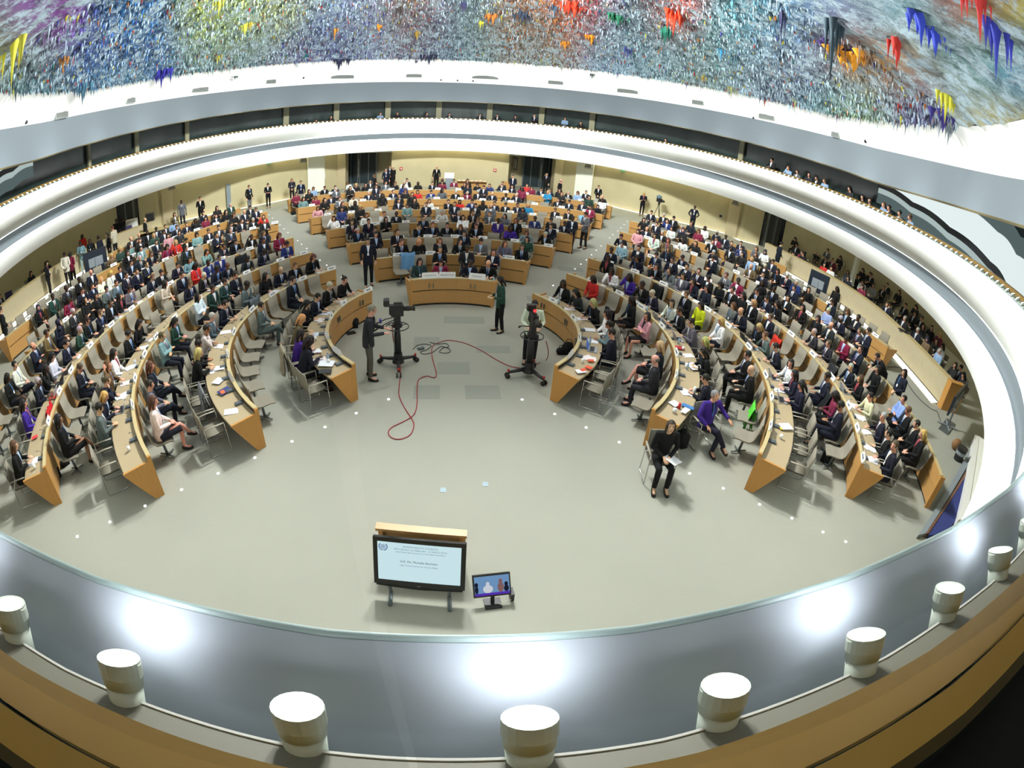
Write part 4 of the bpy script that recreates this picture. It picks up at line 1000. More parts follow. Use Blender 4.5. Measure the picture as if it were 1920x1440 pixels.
PODR="370 590 kD;330 690 mD;380 640 kd;465 610 mD;540 640 kG;610 660 gd;675 690 gd;760 740 kD;540 780 rD;620 810 wd;410 700 kD;600 740 kd;655 750 mo;765 840 gO;740 880 nD;830 870 kO;905 830 kD;880 910 wD;960 860 kD;960 940 xD;1030 880 kd;1030 960 ko;1090 940 kd;1150 990 kD;800 940 mD;990 1070 no;1120 1170 kG;1200 1090 kd;1080 1080 gd;1280 1100 kD;1270 1150 kd;1270 1270 nG;1330 1190 kd;1330 1250 kD;1310 1330 oH;1400 1260 kD;1460 1310 mB;1480 1400 xD;1410 1420 sG;1430 1360 kD;1475 1510 kD;1620 1560 nd;1560 1590 kD"
# ================================================================ CHAIRS
def armchair_meshes():
    o = {}
    b = MB(); b.strip([[(x, y, z) for x in (-.235, -.12, 0, .12, .235)] for y, z in ((.23, .455), (.20, .47), (0, .455), (-.20, .46), (-.20, .43), (0, .425), (.20, .44), (.23, .455))], closed=False)
    o['seat'] = b.mesh('seat', [MT['chair']], True)
    b = MB(); b.strip([[(x, y - .02 * math.cos(x * 6), z) for x in (-.225, -.12, 0, .12, .225)] for y, z in ((-.20, .50), (-.215, .68), (-.245, .92), (-.265, .92), (-.238, .68), (-.222, .50), (-.20, .50))], closed=False)
    for s in (1, -1): b.tube([(s * .235, -.225, .47), (s * .235, -.24, .68), (s * .235, -.27, .93)], [(.012, .014)] * 3, 6)
    o['backrest'] = b.mesh('backrest', [MT['chair']], True)
    for s, n in ((1, 'armR'), (-1, 'armL')):
        b = MB(); b.tube([(s * .27, -.235, .66), (s * .275, 0, .672), (s * .27, .22, .665)], [(.024, .010)] * 3, 8); o[n] = b.mesh('arm', [MT['chair_frame']], True)
        b = MB(); b.tube([(s * .262, -.235, .655), (s * .26, -.22, .45), (s * .265, -.24, .03), (s * .265, -.2, .012), (s * .265, .2, .012), (s * .265, .25, .03), (s * .268, .225, .45), (s * .268, .215, .66)], .010, 6); b.tube([(s * .24, .19, .44), (s * .268, .2, .44)], .01, 6); o['leg' + n[-1]] = b.mesh('leg', [MT['chrome']], True)
    return o
def swivel_meshes():
    o = {}
    pr = [(.25, .435), (.14, .455), (-.04, .44), (-.15, .455), (-.205, .52), (-.24, .66), (-.285, .94)]
    top = [[(x, y, z + (.012 * (abs(x) / .24) ** 2)) for x in (-.24, -.12, 0, .12, .24)] for y, z in pr]
    bot = [[(x, y + (-.022 if z > .5 else 0), z - (.0 if z > .5 else .026) + (.012 * (abs(x) / .24) ** 2)) for x in (-.24, -.12, 0, .12, .24)] for y, z in pr]
    loop = top + bot[::-1] + [top[0]]
    b = MB(); b.strip(loop, closed=False)
    for sx in (0, 4):
        fs = [top[i][sx] for i in range(7)] + [bot[i][sx] for i in range(6, -1, -1)]
        b.strip([[top[i][sx] for i in range(7)], [bot[i][sx] for i in range(7)]], closed=False)
    o['shell'] = b.mesh('shell', [MT['chair']], True)
    b = MB(); b.tube([(0, 0, .42), (0, .0, .30), (0, .02, .04)], [(.05, .035), (.032, .028), (.034, .034)], 10); o['column'] = b.mesh('column', [MT['steel']], True)
    b = MB()
    for a in (.6, 2.2, 3.9, 5.4): b.tube([(0, .02, .05), (.20 * math.cos(a), .02 + .20 * math.sin(a), .035)], [(.024, .016), (.02, .014)], 6)
    o['base'] = b.mesh('base', [MT['steel']], True)
    return o
ARM, SWV = armchair_meshes(), swivel_meshes()
def chair(kind, loc, rz, label, group, z=0):
    e = empty('conference_chair' if kind == 'arm' else 'swivel_chair', (loc[0], loc[1], z), rz, label, 'chair', group)
    if kind == 'arm':
        link('seat', ARM['seat'], e); link('backrest', ARM['backrest'], e)
        for s in 'RL': link('arm', ARM['arm' + s], e); link('leg', ARM['leg' + s], e)
    else:
        link('shell', SWV['shell'], e); link('column', SWV['column'], e); link('base', SWV['base'], e)
    return e

# ================================================================ SEATING PLAN
def nth(i): return ords[i] if i < len(ords) else '%dth' % (i + 1)
def head_xy(): 
    o = []
    for ox, oy, s, t in RAW:
        for e in t.split(';'):
            x, y, c = e.split(); o.append((ox + float(x) / s, oy + float(y) / s, c))
    return o
SEATS = {}   # (blk, row, type) -> list of [theta, code, px, py]
for px, py, c in head_xy():
    x, y = at(px, py, 1.23); dx, dy = x, y - CY0; r = math.hypot(dx, dy); th = math.degrees(math.atan2(dx, dy))
    blk = 'C' if abs(th) < 31 else ('R' if dx > 0 else 'L')
    k = rinv(r, abs(th), blk); row = int(math.floor(k + .07)); fr = k - row
    row = max(0, row); ty = 'd' if fr < .52 else 'a'
    mx = 6 if blk == 'C' else 5
    if row > mx: row = mx; ty = 'a'
    if blk != 'C' and row >= 4 and ty == 'd' and abs(th) > 96: row, ty = (3, 'a')
    if blk != 'C' and row >= 5 and abs(th) > 90: row, ty = 4, 'a'
    SEATS.setdefault((blk, row, ty), []).append([th, c, px, py])
def seat_r(blk, row, ty, th):
    if ty == 'd': return rk(row, abs(th), blk) + .86
    if blk == 'C' and row == 6: return rk(6, 0, 'C') + 2.0
    return rk(row + 1, abs(th), blk) - .42
def seat_range(blk, row, ty):
    if blk == 'C':
        a = CENA[row] if ty == 'd' or row == 6 else (CENA[row] + CENA[row + 1]) / 2
        return (-a + 1.0, a - 1.0)
    lo, hi = SIDE[row]
    if ty == 'a':
        if row < 5: lo = (SIDE[row][0] + SIDE[row + 1][0]) / 2
        hi = {0: 134, 1: 133, 2: 127, 3: 122, 4: 93, 5: 60}[row]
    return (lo + (1.8 if row > 2 else 3.5), hi - (2.5 if ty == 'd' else 2))
PLAN = []
for blk in 'LCR':
    for row in range(7 if blk == 'C' else 6):
        for ty in 'da':
            lst = SEATS.get((blk, row, ty), []); lo, hi = seat_range(blk, row, ty)
            sg = -1 if blk == 'L' else 1
            ts = sorted([[sg * t if blk != 'C' else t, c, px, py] for t, c, px, py in lst])
            R = seat_r(blk, row, ty, (lo + hi) / 2 * (sg if blk != 'C' else 1)); gap = .60 / R * 180 / PI
            cap_ = int((hi - lo) / gap) + 1
            while len(ts) > cap_: ts.pop()
            for t in ts: t[0] = min(max(t[0], lo), hi)
            for _ in range(200):
                mv = False
                for i in range(len(ts) - 1):
                    d = ts[i + 1][0] - ts[i][0]
                    if d < gap: ts[i][0] -= (gap - d) / 2; ts[i + 1][0] += (gap - d) / 2; mv = True
                if ts:
                    if ts[0][0] < lo: ts[0][0] = lo
                    if ts[-1][0] > hi: ts[-1][0] = hi
                if not mv: break
            full = []
            pts_ = [lo - gap * .5] + [t[0] for t in ts] + [hi + gap * .5]
            for i in range(len(pts_) - 1):
                if i > 0: full.append(ts[i - 1])
                d = pts_[i + 1] - pts_[i]; step = .78 / R * 180 / PI; n = int(d / step - .35)
                skip_ = (ty == 'a' and row >= 4) or (blk == 'C' and ty == 'a' and row in (6,))
                if not skip_:
                    for j in range(n): full.append([pts_[i] + d * (j + 1) / (n + 1), None, 0, 0])
            for i, t in enumerate(full):
                th = t[0] * (sg if blk != 'C' else 1); r = seat_r(blk, row, ty, th); p = pol(r, th)
                PLAN.append(dict(blk=blk, row=row, ty=ty, i=i, n=len(full), th=th, code=t[1], p=p, rz=PI - math.radians(th), d=math.dist(p, (CAM.x, CAM.y, 1)), px=t[2], py=t[3]))
def where(s):
    side = 'aisle' if s['blk'] != 'C' else 'left end'
    if s['ty'] == 'd': return '%s from %s behind %s %s desk' % (nth(s['i']), side, ROWN[s['row']], BLK[s['blk']])
    if (s['blk'] == 'C' and s['row'] == 6): return '%s from %s in rearmost row by wall' % (nth(s['i']), side)
    if s['row'] + 1 > 5 and s['blk'] != 'C': return '%s from %s against %s back wall' % (nth(s['i']), side, BLK[s['blk']])
    return '%s from %s, backed against %s %s desk' % (nth(s['i']), side, ROWN[s['row'] + 1], BLK[s['blk']])
def dress(c):
    hr = c[1]; f = hr in 'DOBUH'; g = 'suit' if (not f and c[0] in 'kncgb') else ('jacket' if c[0] in 'kncgbmv' else 'top')
    return '%s %s' % (CNAME[c[0]], g)
# three sitters are built by hand further on
SPECIAL = [(1341, 745)]
PE = [s for s in PLAN if s['code']]
CUT_ = [at(1341, 745, 1.2), at(1258, 800, 1.2)]
PLAN = [s for s in PLAN if s['code'] or min(math.dist(s['p'][:2], q) for q in CUT_) > .75]
print('seats', len(PLAN), 'people', len(PE))
PE.sort(key=lambda s: s['d'])
N_IND = 248
ind = {id(s) for s in PE[:N_IND]}
DP = ['desk', 'write', 'chin', 'phone', 'aside', 'desk', 'write', 'lap', 'ear']; AP = ['lap', 'cross', 'read', 'phone', 'arms', 'cross', 'lap', 'aside']
CROWD = []
for s in PE:
    c = s['code']; pz = random.choice(DP if s['ty'] == 'd' else AP); sc = random.uniform(.96, 1.05)
    # keep the head near the place where the photograph shows it
    if id(s) in ind:
        fem = c[1] in 'DOBUH'
        kd = None
        if fem and s['ty'] == 'a' and random.random() < .4: kd = 'skirt'
        person(c, 's_' + pz, s['p'], s['rz'] + random.uniform(-.16, .16), 'person in %s, %s, %s' % (dress(c), HNAME[c[1]], where(s)), 'seated delegates and advisers', kind=kd, parts=2 if s['d'] < 15 or s['ty'] == 'a' else 1, scale=sc)
    else: CROWD.append((c, pz, s['p'], s['rz'] + random.uniform(-.2, .2), sc, 0))
# ---- chairs
CH = sorted(PLAN, key=lambda s: s['d'] - (14 if not s['code'] else 0))
FARCH = []
for n_, s in enumerate(CH):
    kd = 'arm' if s['ty'] == 'd' else 'swv'
    if n_ < 296: chair(kd, s['p'], s['rz'], '%s grey %s, %s' % ('empty' if not s['code'] else 'occupied', 'armchair' if kd == 'arm' else 'swivel chair', where(s)), 'chairs along the curved desks')
    else: FARCH.append((kd, s['p'], s['rz'], 0))

# ---- people on the side platforms (heads at platform height)
def behind(nm, x, y, clr=1.0):
    pp, nn = COUNTERS[nm]; q = Vector((x, y, 0)); i = min(range(len(pp)), key=lambda i: (pp[i] - q).length); d = (q - pp[i]).dot(nn[i])
    if d < clr: q = q + nn[i] * (clr - d)
    return q.x, q.y
PODR = "370 590 kD;330 690 mD;380 640 kd;465 610 mD;540 640 kG;610 660 gd;675 690 gd;760 740 kD;540 780 rD;620 810 wd;410 700 kD;600 740 kd;655 750 mo;765 840 gO;740 880 nD;830 870 kO;905 830 kD;880 910 wD;960 860 kD;960 940 xD;1030 880 kd;1030 960 ko;1090 940 kd;1150 990 kD;800 940 mD;990 1070 no;1120 1170 kG;1200 1090 kd;1080 1080 gd;1280 1100 kD;1270 1150 kd;1270 1270 nG;1330 1190 kd;1330 1250 kD;1310 1330 oH;1400 1260 kD;1460 1310 mB;1480 1400 xD;1410 1420 sG;1430 1360 kD;1475 1510 kD;1620 1560 nd;1560 1590 kD"
for e in PODR.split(';'):
    x, y, c = e.split(); X_, Y_ = at(1400 + float(x) / 4, 300 + float(y) / 4, 1.24)
    X_ = min(X_, 22.6); X_, Y_ = behind('right', X_, Y_); rz = math.atan2(X_ - 0, 14 - Y_) ; v = Vector((0, 15, 0)) - Vector((X_, Y_, 0)); rz = math.atan2(-v.x, v.y)
    CROWD.append((c, random.choice(AP + ['desk']), (X_, Y_, 0), rz, 1, 0)); FARCH.append(('swv', (X_, Y_, 0), rz, 0))
for px, py, c in ((65,512,'kD'),(105,492,'kD'),(4,555,'nd'),(24,566,'kD')):
    X_, Y_ = behind('left', *at(px, py, 1.22)); v = Vector((0, 15, 0)) - Vector((X_, Y_, 0)); rz = math.atan2(-v.x, v.y); CROWD.append((c, 'desk', (X_, Y_, 0), rz, 1, 0)); FARCH.append(('swv', (X_, Y_, 0), rz, 0))
# ---- audience in the gallery booths, seen through the dark windows
for (px, py) in [(592,225),(620,219),(713,213),(745,212),(800,213),(843,214),(900,215),(933,216),(967,218),(1003,216),(1060,222),(1090,230),(1250,262),(1450,300),(1481,315),(1497,322),(1520,328),(1537,335),(1552,340),(1600,355),(1620,370),(1635,377),(1662,385),(1670,390),(1690,400),(1715,410)]:
    p = wr_hit(px, py, (WR[0] - .55, WR[1] - .55, WR[2]))
    v = Vector((0, 18, 0)) - Vector((p.x, p.y, 0)); CROWD.append((random.choice(['kd', 'nd', 'gd', 'kD', 'cD', 'so']), random.choice(DP), (p.x, p.y, 0), math.atan2(-v.x, v.y), 1, p.z - 1.25))

# ---- everyone beyond the nearest three hundred: one crowd
def low_fig(pose):
    fg = figure(POSES[pose], 'far_' + pose, 'plain', .28)
    def arr(me):
        V = np.zeros(len(me.vertices) * 3, dtype=np.float32); me.vertices.foreach_get('co', V); return V.reshape(-1, 3), [tuple(p.vertices) for p in me.polygons]
    out = [('skin', *arr(fg['body'])), ('top', *arr(fg['top'])), ('bot', *arr(fg['bottom'])), ('shirt', *arr(fg['shirt']))]
    return out, fg['head']
LOW = {p: low_fig(p) for p in POSES}
def me_arr(me):
    V = np.zeros(len(me.vertices) * 3, dtype=np.float32); me.vertices.foreach_get('co', V); return V.reshape(-1, 3), [tuple(p.vertices) for p in me.polygons]
HA = {k: me_arr(m) for k, m in HAIR.items()}
def merged(name, items):
    """items: (V, F, colour)"""
    Vs, Fs, Cs, n = [], [], [], 0
    for V, F, c in items:
        Vs.append(V); Fs += [tuple(i + n for i in f) for f in F]; Cs.append(np.tile(np.array([*c, 1.0]), (len(V), 1))); n += len(V)
    me = bpy.data.meshes.new(name); me.from_pydata(np.concatenate(Vs).tolist(), [], Fs)
    ca = me.color_attributes.new('Col', 'FLOAT_COLOR', 'POINT'); ca.data.foreach_set('color', np.concatenate(Cs).astype(np.float32).ravel())
    me.polygons.foreach_set('use_smooth', np.ones(len(Fs), dtype=bool)); me.materials.append(MT['vc']); return me
items = []
for c, pz, p, rz, sc, z in CROWD:
    parts, (H, R) = LOW[pz]; M_ = np.array(Matrix.Rotation(rz, 3, 'Z')) * sc; T0 = np.array([p[0], p[1], z])
    fem = c[1] in 'DOBUH'; sk = c[2] if len(c) > 2 else ''
    tc = np.array(s2l(CLO[c[0]])) * random.uniform(.85, 1.15); bc = np.array(s2l(20, 20, 26))
    for nm, V, F in parts:
        if nm == 'shirt' and (fem or c[0] in 'wsxre'): continue
        cc = {'skin': np.array(s2l(SKIN[sk])), 'top': tc, 'bot': bc, 'shirt': np.array(s2l(206, 210, 220))}[nm]
        items.append((V @ M_.T + T0, F, cc))
    V, F = HA[c[1]]; items.append(((V @ np.array(R).T + H) @ M_.T + T0, F, np.array(s2l(HCOL[c[1]]))))
if items: tag(link('seated_crowd', merged('seated_crowd', items)), 'the more distant people sitting in the rearmost rows, on the side platforms and in the booths', 'crowd', kind='stuff')
items = []
AR = {k: [me_arr(m) for m in d.values()] for k, d in (('arm', ARM), ('swv', SWV))}
for kd, p, rz, z in FARCH:
    M_ = np.array(Matrix.Rotation(rz, 3, 'Z')); T0 = np.array([p[0], p[1], z])
    for V, F in AR[kd]: items.append((V @ M_.T + T0, F, s2l(134, 128, 114)))
if items: tag(link('distant_chairs', merged('distant_chairs', items)), 'the more distant grey chairs of the rearmost rows and the side platforms', 'chairs', kind='stuff')
# ================================================================ STANDING PEOPLE
def facing(x, y, mode):
    if isinstance(mode, (int, float)): return math.radians(mode)
    t = {'c': (0, 14), 'k': (CAM.x, CAM.y), 'w': (2 * x, 2 * y - 14), 'f': (0, 60)}[mode]
    v = (t[0] - x, t[1] - y); return math.atan2(-v[0], v[1])
ST = [
 # head px, py, code, pose, facing, bottom colour, label
 (86, 492, 'kD', 'front', -60, (16, 16, 20), 'person in black with long hair standing sideways by the left side counter'),
 (121, 478, 'wdz', 'back', 20, (28, 26, 26), 'person in a long white top leaning over the left side counter, seen from behind'),
 (131, 474, 'mDz', 'back', 10, (30, 26, 28), 'person in a bright pink top standing at the left side counter'),
 (150, 455, 'tDz', 'holdp', -150, (150, 176, 176), 'person in a pale blue coat holding papers before the left screen'),
 (154, 441, 'rDz', 'front', 'c', (200, 110, 60), 'person in an orange patterned dress behind the left side counter'),
 (168, 450, 'kDz', 'front', -160, (14, 14, 16), 'person in black turned towards the orange dress by the left counter'),
 (184, 446, 'ndz', 'stand', 90, (20, 22, 34), 'person in a navy suit facing aside between left screen and counter'),
 (200, 438, 'kD', 'stand', 150, (12, 12, 14), 'person with very long black hair and black dress at the left counter'),
 (211, 428, 'eo', 'front', 80, (26, 24, 28), 'person in a cream cardigan standing at the far left counter'),
 (218, 414, 'kdz', 'back', 20, (12, 12, 14), 'person in black behind the left counter beside the white cabinet, first of two'),
 (230, 411, 'kdz', 'back', -10, (12, 12, 14), 'person in black behind the left counter beside the white cabinet, nearer to it'),
 (272, 412, 'kL', 'stand', -60, (12, 12, 14), 'balding person in a black suit standing near the copier'),
 (327, 400, 'oD', 'stand', 'c', (40, 34, 34), 'person in a brown coat by the far left wall beside the backpacker'),
 (340, 380, 'gdz', 'stand', 'k', (34, 34, 40), 'person with a backpack and dark coat over the arm at left wall'),
 (375, 374, 'kd', 'phone', 'k', (12, 12, 14), 'person in black suit holding a hand to the face by left wall'),
 (467, 351, 'kd', 'stand', -120, (110, 112, 116), 'person in a black jumper and grey trousers beside the grey board'),
 (502, 345, 'kU', 'holdp', 'k', (14, 14, 16), 'person in black leaning near the wall by the floor light strip'),
 (547, 336, 'cO', 'front', 'k', (18, 18, 20), 'person in dark coat and tights standing at the corner of rear middle desks'),
 (564, 343, 'nd', 'stand', 'k', (18, 20, 30), 'person in a navy suit at the left end of the rearmost middle desk'),
 (650, 342, 'wO', 'bent', 60, (20, 20, 24), 'person in a white shirt bending over a rear middle desk'),
 (702, 328, 'kO', 'stand', 90, (12, 12, 14), 'person in a black coat in front of the left door recess'),
 (724, 319, 'ng', 'stand', 'k', (18, 20, 30), 'grey haired person in navy suit, left of the three by the wall'),
 (731, 314, 'kd', 'front', 'k', (12, 12, 14), 'person in black suit, middle of the three talking by the wall'),
 (737, 316, 'kL', 'front', 60, (12, 12, 14), 'balding person in black suit, right of the three by the wall'),
 (819, 315, 'kL', 'stand', 'k', (12, 12, 14), 'tall guard in open black jacket and white shirt before the back wall'),
 (962, 332, 'nd', 'front', 'k', (20, 28, 54), 'person in blue suit and sunglasses by the right door recess'),
 (1025, 328, 'kd', 'phone', 'k', (12, 12, 14), 'person in black suit holding a phone to the ear in the right doorway'),
 (1052, 341, 'kL', 'stand', -80, (12, 12, 14), 'balding person in dark suit beside the right door pier'),
 (1123, 349, 'kU', 'front', 'k', (190, 190, 184), 'person in black and white top with pale trousers near the right aisle'),
 (1208, 362, 'kB', 'armsx', 'k', (14, 14, 16), 'person in a long black coat leaning on the far right wall'),
 (1303, 389, 'ndz', 'hips', 'k', (20, 22, 34), 'person in navy suit with hands on hips at the far right wall'),
 (1074, 409, 'ndz', 'front', 'k', (20, 24, 40), 'person in navy suit standing at the right end of a middle desk'),
 (1098, 404, 'gd', 'holdp', 120, (26, 22, 24), 'person with light blue papers standing in the right aisle'),
 (690, 454, 'nd', 'walk', 'k', (16, 18, 24), 'photographer in dark shirt walking down the left aisle with camera'),
 (938, 521, 'vD', 'holdp', 100, (14, 14, 16), 'person with long black hair and dark green jacket beside the front desk'),
 (1465, 459, 'nd', 'front', -100, (18, 22, 38), 'person in navy suit leaning at the far end of the right counter'),
 (1570, 539, 'kDz', 'holdp', 'c', (12, 12, 14), 'person in a long black dress beside the right hand screen'),
 (1629, 622, 'nd', 'holdp', 70, (18, 20, 34), 'person in dark suit holding white papers behind the outer right desk'),
 (1645, 668, 'kd', 'bent', 75, (12, 12, 14), 'person in black suit bending over the outer right low wall'),
 (1697, 695, 'nD', 'front', 80, (22, 22, 30), 'person in navy jacket standing before the light strip of the right counter'),
 (2, 583, 'kd', 'front', -40, (18, 20, 26), 'person in dark suit standing at the left edge of the hall'),
]
for px, py, c, po, fm, bt, lab in ST:
    H = SPOSES[po]['H']; X_, Y_ = at(px, py, 1.62 if po != 'bent' else 1.45)
    rz = facing(X_, Y_, fm)
    hx, hy = H[0] * math.cos(rz) - H[1] * math.sin(rz), H[0] * math.sin(rz) + H[1] * math.cos(rz)
    fem = c[1] in 'DOBUH'
    person(c, 't_' + po, (X_ - hx, Y_ - hy), rz, lab, None, kind=None, parts=2, bot=bt, scale=random.uniform(.99, 1.03) if not fem else .96, lan=True if c[0] in 'nv' else None)
# papers held by some of them
def sheet_obj(name, loc, rz, label, cat='papers', col=(232, 234, 236), size=(.21, .30), tilt=0, n=6, group=None, h=.004):
    b = MB(); R = Matrix.Rotation(tilt, 3, 'X')
    for i in range(n): b.box((random.uniform(-.006, .006), random.uniform(-.006, .006), i * h), (size[0], size[1], h * .8), R=Matrix.Rotation(random.uniform(-.05, .05), 3, 'Z'))
    me = b.mesh(name, [MT['tint']]); o = link(name, me, None, loc, rz, s2l(*col)); o.rotation_euler = (tilt, 0, rz); return tag(o, label, cat, group)
MT['tint'] = mat('tinted', (1, 1, 1), .6, obcol=True)
X_, Y_ = at(1092, 410, 1.15); sheet_obj('folder', (X_ - .05, Y_ - .15, 1.16), .4, 'light blue folder held by the person standing in the right aisle', 'folder', (130, 190, 226), (.30, .38), .9)
X_, Y_ = at(1620, 636, 1.15); sheet_obj('paper_sheets', (X_, Y_, 1.15), 1.2, 'white papers held by the person in dark suit behind outer right desk', 'papers', (226, 236, 240), (.26, .34), .8)

# ---- two sitters turned towards the podium, in pulled-out armchairs
def hero(px, py, code, pose, rz, label, bot, chairlab, **k):
    J = POSES[pose]; X_, Y_ = at(px, py, 1.235); H = J['H']
    hx, hy = H[0] * math.cos(rz) - H[1] * math.sin(rz), H[0] * math.sin(rz) + H[1] * math.cos(rz)
    loc = (X_ - hx, Y_ - hy); e = person(code, 's_' + pose, loc, rz, label, None, parts=2, bot=bot, **k); chair('arm', loc, rz, chairlab, None); return loc
POSES['wlap'] = seated(.05, .28, -.1, (.24, .08, .78), (.05, .30, .70)); 
POSES['pman'] = seated(.0, .30, .1, (.30, .06, .80), (.16, .26, .66), (-.36, .02, .82), (-.40, .24, .74), legs='x')
w_loc = hero(1258, 800, 'kD', 'wlap', PI - .15, 'person in black with long dark hair and paper, in armchair by second right desk', (14, 14, 17), 'pale armchair under the person in black looking up at the gallery', hairc=(48, 34, 28), lan=False, blouse=False)
p_loc = hero(1341, 742, 'pg', 'pman', PI + .12, 'person in purple jacket with glasses and grey hair, turned to look up', (22, 24, 40), 'pale armchair under the person in the purple jacket', shirtc=(20, 20, 24), lan=False, kind='suit')
sheet_obj('paper_sheet', (w_loc[0] + .06, w_loc[1] - .36, .70), .5, 'white printed sheet on the lap of the person in black', 'paper', (236, 238, 240), (.21, .30), 0, n=1)
# ================================================================ TELEVISION AND MONITOR ON THE FLOOR
def curve_pts(P, n=8):
    P = [Vector(p) for p in P]; o = []
    for i in range(len(P) - 1):
        a, b_, c, d = P[max(i - 1, 0)], P[i], P[i + 1], P[min(i + 2, len(P) - 1)]
        for j in range(n):
            t = j / n; o.append(.5 * ((2 * b_) + (c - a) * t + (2 * a - 5 * b_ + 4 * c - d) * t * t + (3 * b_ - a - 3 * c + d) * t ** 3))
    o.append(P[-1]); return [tuple(v) for v in o]
MT['scr'] = emit('screen_white', s2l(206, 234, 240), .95); MT['scr_b'] = emit('screen_blue', s2l(120, 160, 205), .8)
MT['ink'] = emit('screen_ink', s2l(70, 84, 100), .6); MT['inkl'] = emit('screen_ink_light', s2l(128, 148, 178), .7); MT['inkb'] = emit('screen_ink_blue', s2l(84, 108, 176), .7)
MT['scr_p'] = emit('screen_purple', s2l(100, 60, 200), .7); MT['scr_d'] = emit('screen_dark', s2l(40, 46, 70), .5); MT['scr_w'] = emit('screen_pale', s2l(220, 226, 236), .8); MT['scr_s'] = emit('screen_skin', s2l(150, 110, 110), .7)
def text(s, size, parent, loc, m, name='lettering', align='CENTER', rot=(0, 0, 0)):
    cu = bpy.data.curves.new(name, 'FONT'); cu.body = s; cu.size = size; cu.align_x = align; cu.align_y = 'CENTER'; cu.materials.append(m)
    tmp = bpy.data.objects.new('t', cu); COL.objects.link(tmp); dg = bpy.context.evaluated_depsgraph_get(); me = bpy.data.meshes.new_from_object(tmp.evaluated_get(dg)); bpy.data.objects.remove(tmp)
    me.materials.clear(); me.materials.append(m)
    o = bpy.data.objects.new(name, me); COL.objects.link(o); o.parent = parent; o.location = loc; o.rotation_euler = rot; return o
A3, B3 = Vector((-1.28, 4.72, .25)), Vector((-.05, 4.58, .25)); up_t = Vector((.0, .24, .62)).normalized()
ex = (B3 - A3).normalized(); ez = (up_t - ex * up_t.dot(ex)).normalized(); ey = ez.cross(ex)   # ey away from the viewer side
tv = empty('television', (A3 + B3) / 2, 0, 'large black flat television on the floor showing a white text slide', 'television')
tv.matrix_world = Matrix(((ex.x, ez.x, -ey.x * -1, tv.location.x), (ex.y, ez.y, -ey.y * -1, tv.location.y), (ex.z, ez.z, -ey.z * -1, tv.location.z), (0, 0, 0, 1)))
nrm = ex.cross(ez)
tv.matrix_world = Matrix((ex, ez, nrm)).transposed().to_4x4(); tv.location = (A3 + B3) / 2
W_, H_ = 1.27, .74
b = MB(); b.box((0, H_ / 2, -.035), (W_, H_, .06)); b.tube([(-W_ / 2 + .03, -.005, -.03), (0, -.03, -.03), (W_ / 2 - .03, -.005, -.03)], [(.03, .03)] * 3, 8); build('casing', b, mat('gloss_black', s2l(14, 14, 18), .15), tv)
b = MB(); b.box((0, H_ / 2 + .012, .0), (W_ - .13, H_ - .145, .004)); sc_ = build('screen', b, MT['scr'], tv)
text('HUMAN RIGHTS COUNCIL', .040, sc_, (.02, H_ / 2 + .26, .006), MT['inkl'])
text('40TH SESSION (25 FEBRUARY - 22 MARCH 2019)', .034, sc_, (.02, H_ / 2 + .215, .006), MT['inkl'])
text('United Nations High Commissioner for Human Rights Annual Report', .024, sc_, (.02, H_ / 2 + .175, .006), MT['ink'])
text('H.E. Ms. Michelle Bachelet', .048, sc_, (0, H_ / 2 + .03, .006), MT['ink'])
text('High Commissioner for Human Rights', .034, sc_, (0, H_ / 2 - .03, .006), MT['inkl'])
b = MB()
cx_, cy_ = -.49, H_ / 2 + .235
for r_ in (.022, .036): b.tube([(cx_ + r_ * math.cos(2 * PI * i / 20), cy_ + r_ * math.sin(2 * PI * i / 20), .006) for i in range(20)], .0022, 4, closed=True)
for a in range(4): b.tube([(cx_ - .036 * math.cos(a * PI / 4), cy_ - .036 * math.sin(a * PI / 4), .006), (cx_ + .036 * math.cos(a * PI / 4), cy_ + .036 * math.sin(a * PI / 4), .006)], .0018, 4)
for s_ in (1, -1):
    for i in range(9):
        an = -PI / 2 + s_ * (.25 + i * .26); b.ball((cx_ + .056 * math.cos(an), cy_ + .056 * math.sin(an), .006), (.011, .006, .002), 8, 4, R=Matrix.Rotation(an + s_ * .9, 3, 'Z'))
build('emblem', b, MT['inkb'], sc_)
b = MB(); b.box((0, .02, .004), (.05, .016, .004)); build('maker_mark', b, MT['steel'], tv)
for s_, nm in ((-1, 'l'), (1, 'r')):
    b = MB(); p0 = Vector((s_ * .42, -.02, -.02)); Mi = tv.matrix_world.inverted()
    foot = tv.matrix_world @ p0; g1 = Mi @ Vector((foot.x, foot.y - .22, .02)); g2 = Mi @ Vector((foot.x, foot.y + .05, .02))
    b.tube([p0, g2], .028, 8); b.tube([g2, g1], [(.028, .02), (.03, .02)], 8); build('leg', b, MT['steel'], tv)
# the oak ledge standing behind it
b = MB(); c_ = Vector((-.62, 5.30, 0)); Rz = Matrix.Rotation(-.115, 3, 'Z')
ld = empty('oak_stand', c_, -.115, 'low oak stand directly behind the large television', 'stand')
b.box((0, 0, .74), (1.30, .13, .05)); build('top', b, MT['wood'], ld)
b = MB(); b.box((0, .03, .36), (1.26, .04, .72)); build('panel', b, MT['wood'], ld)
for s_ in (-1, 1): b = MB(); b.box((s_ * .58, -.02, .36), (.06, .10, .72)); build('leg', b, MT['wood_end'], ld)
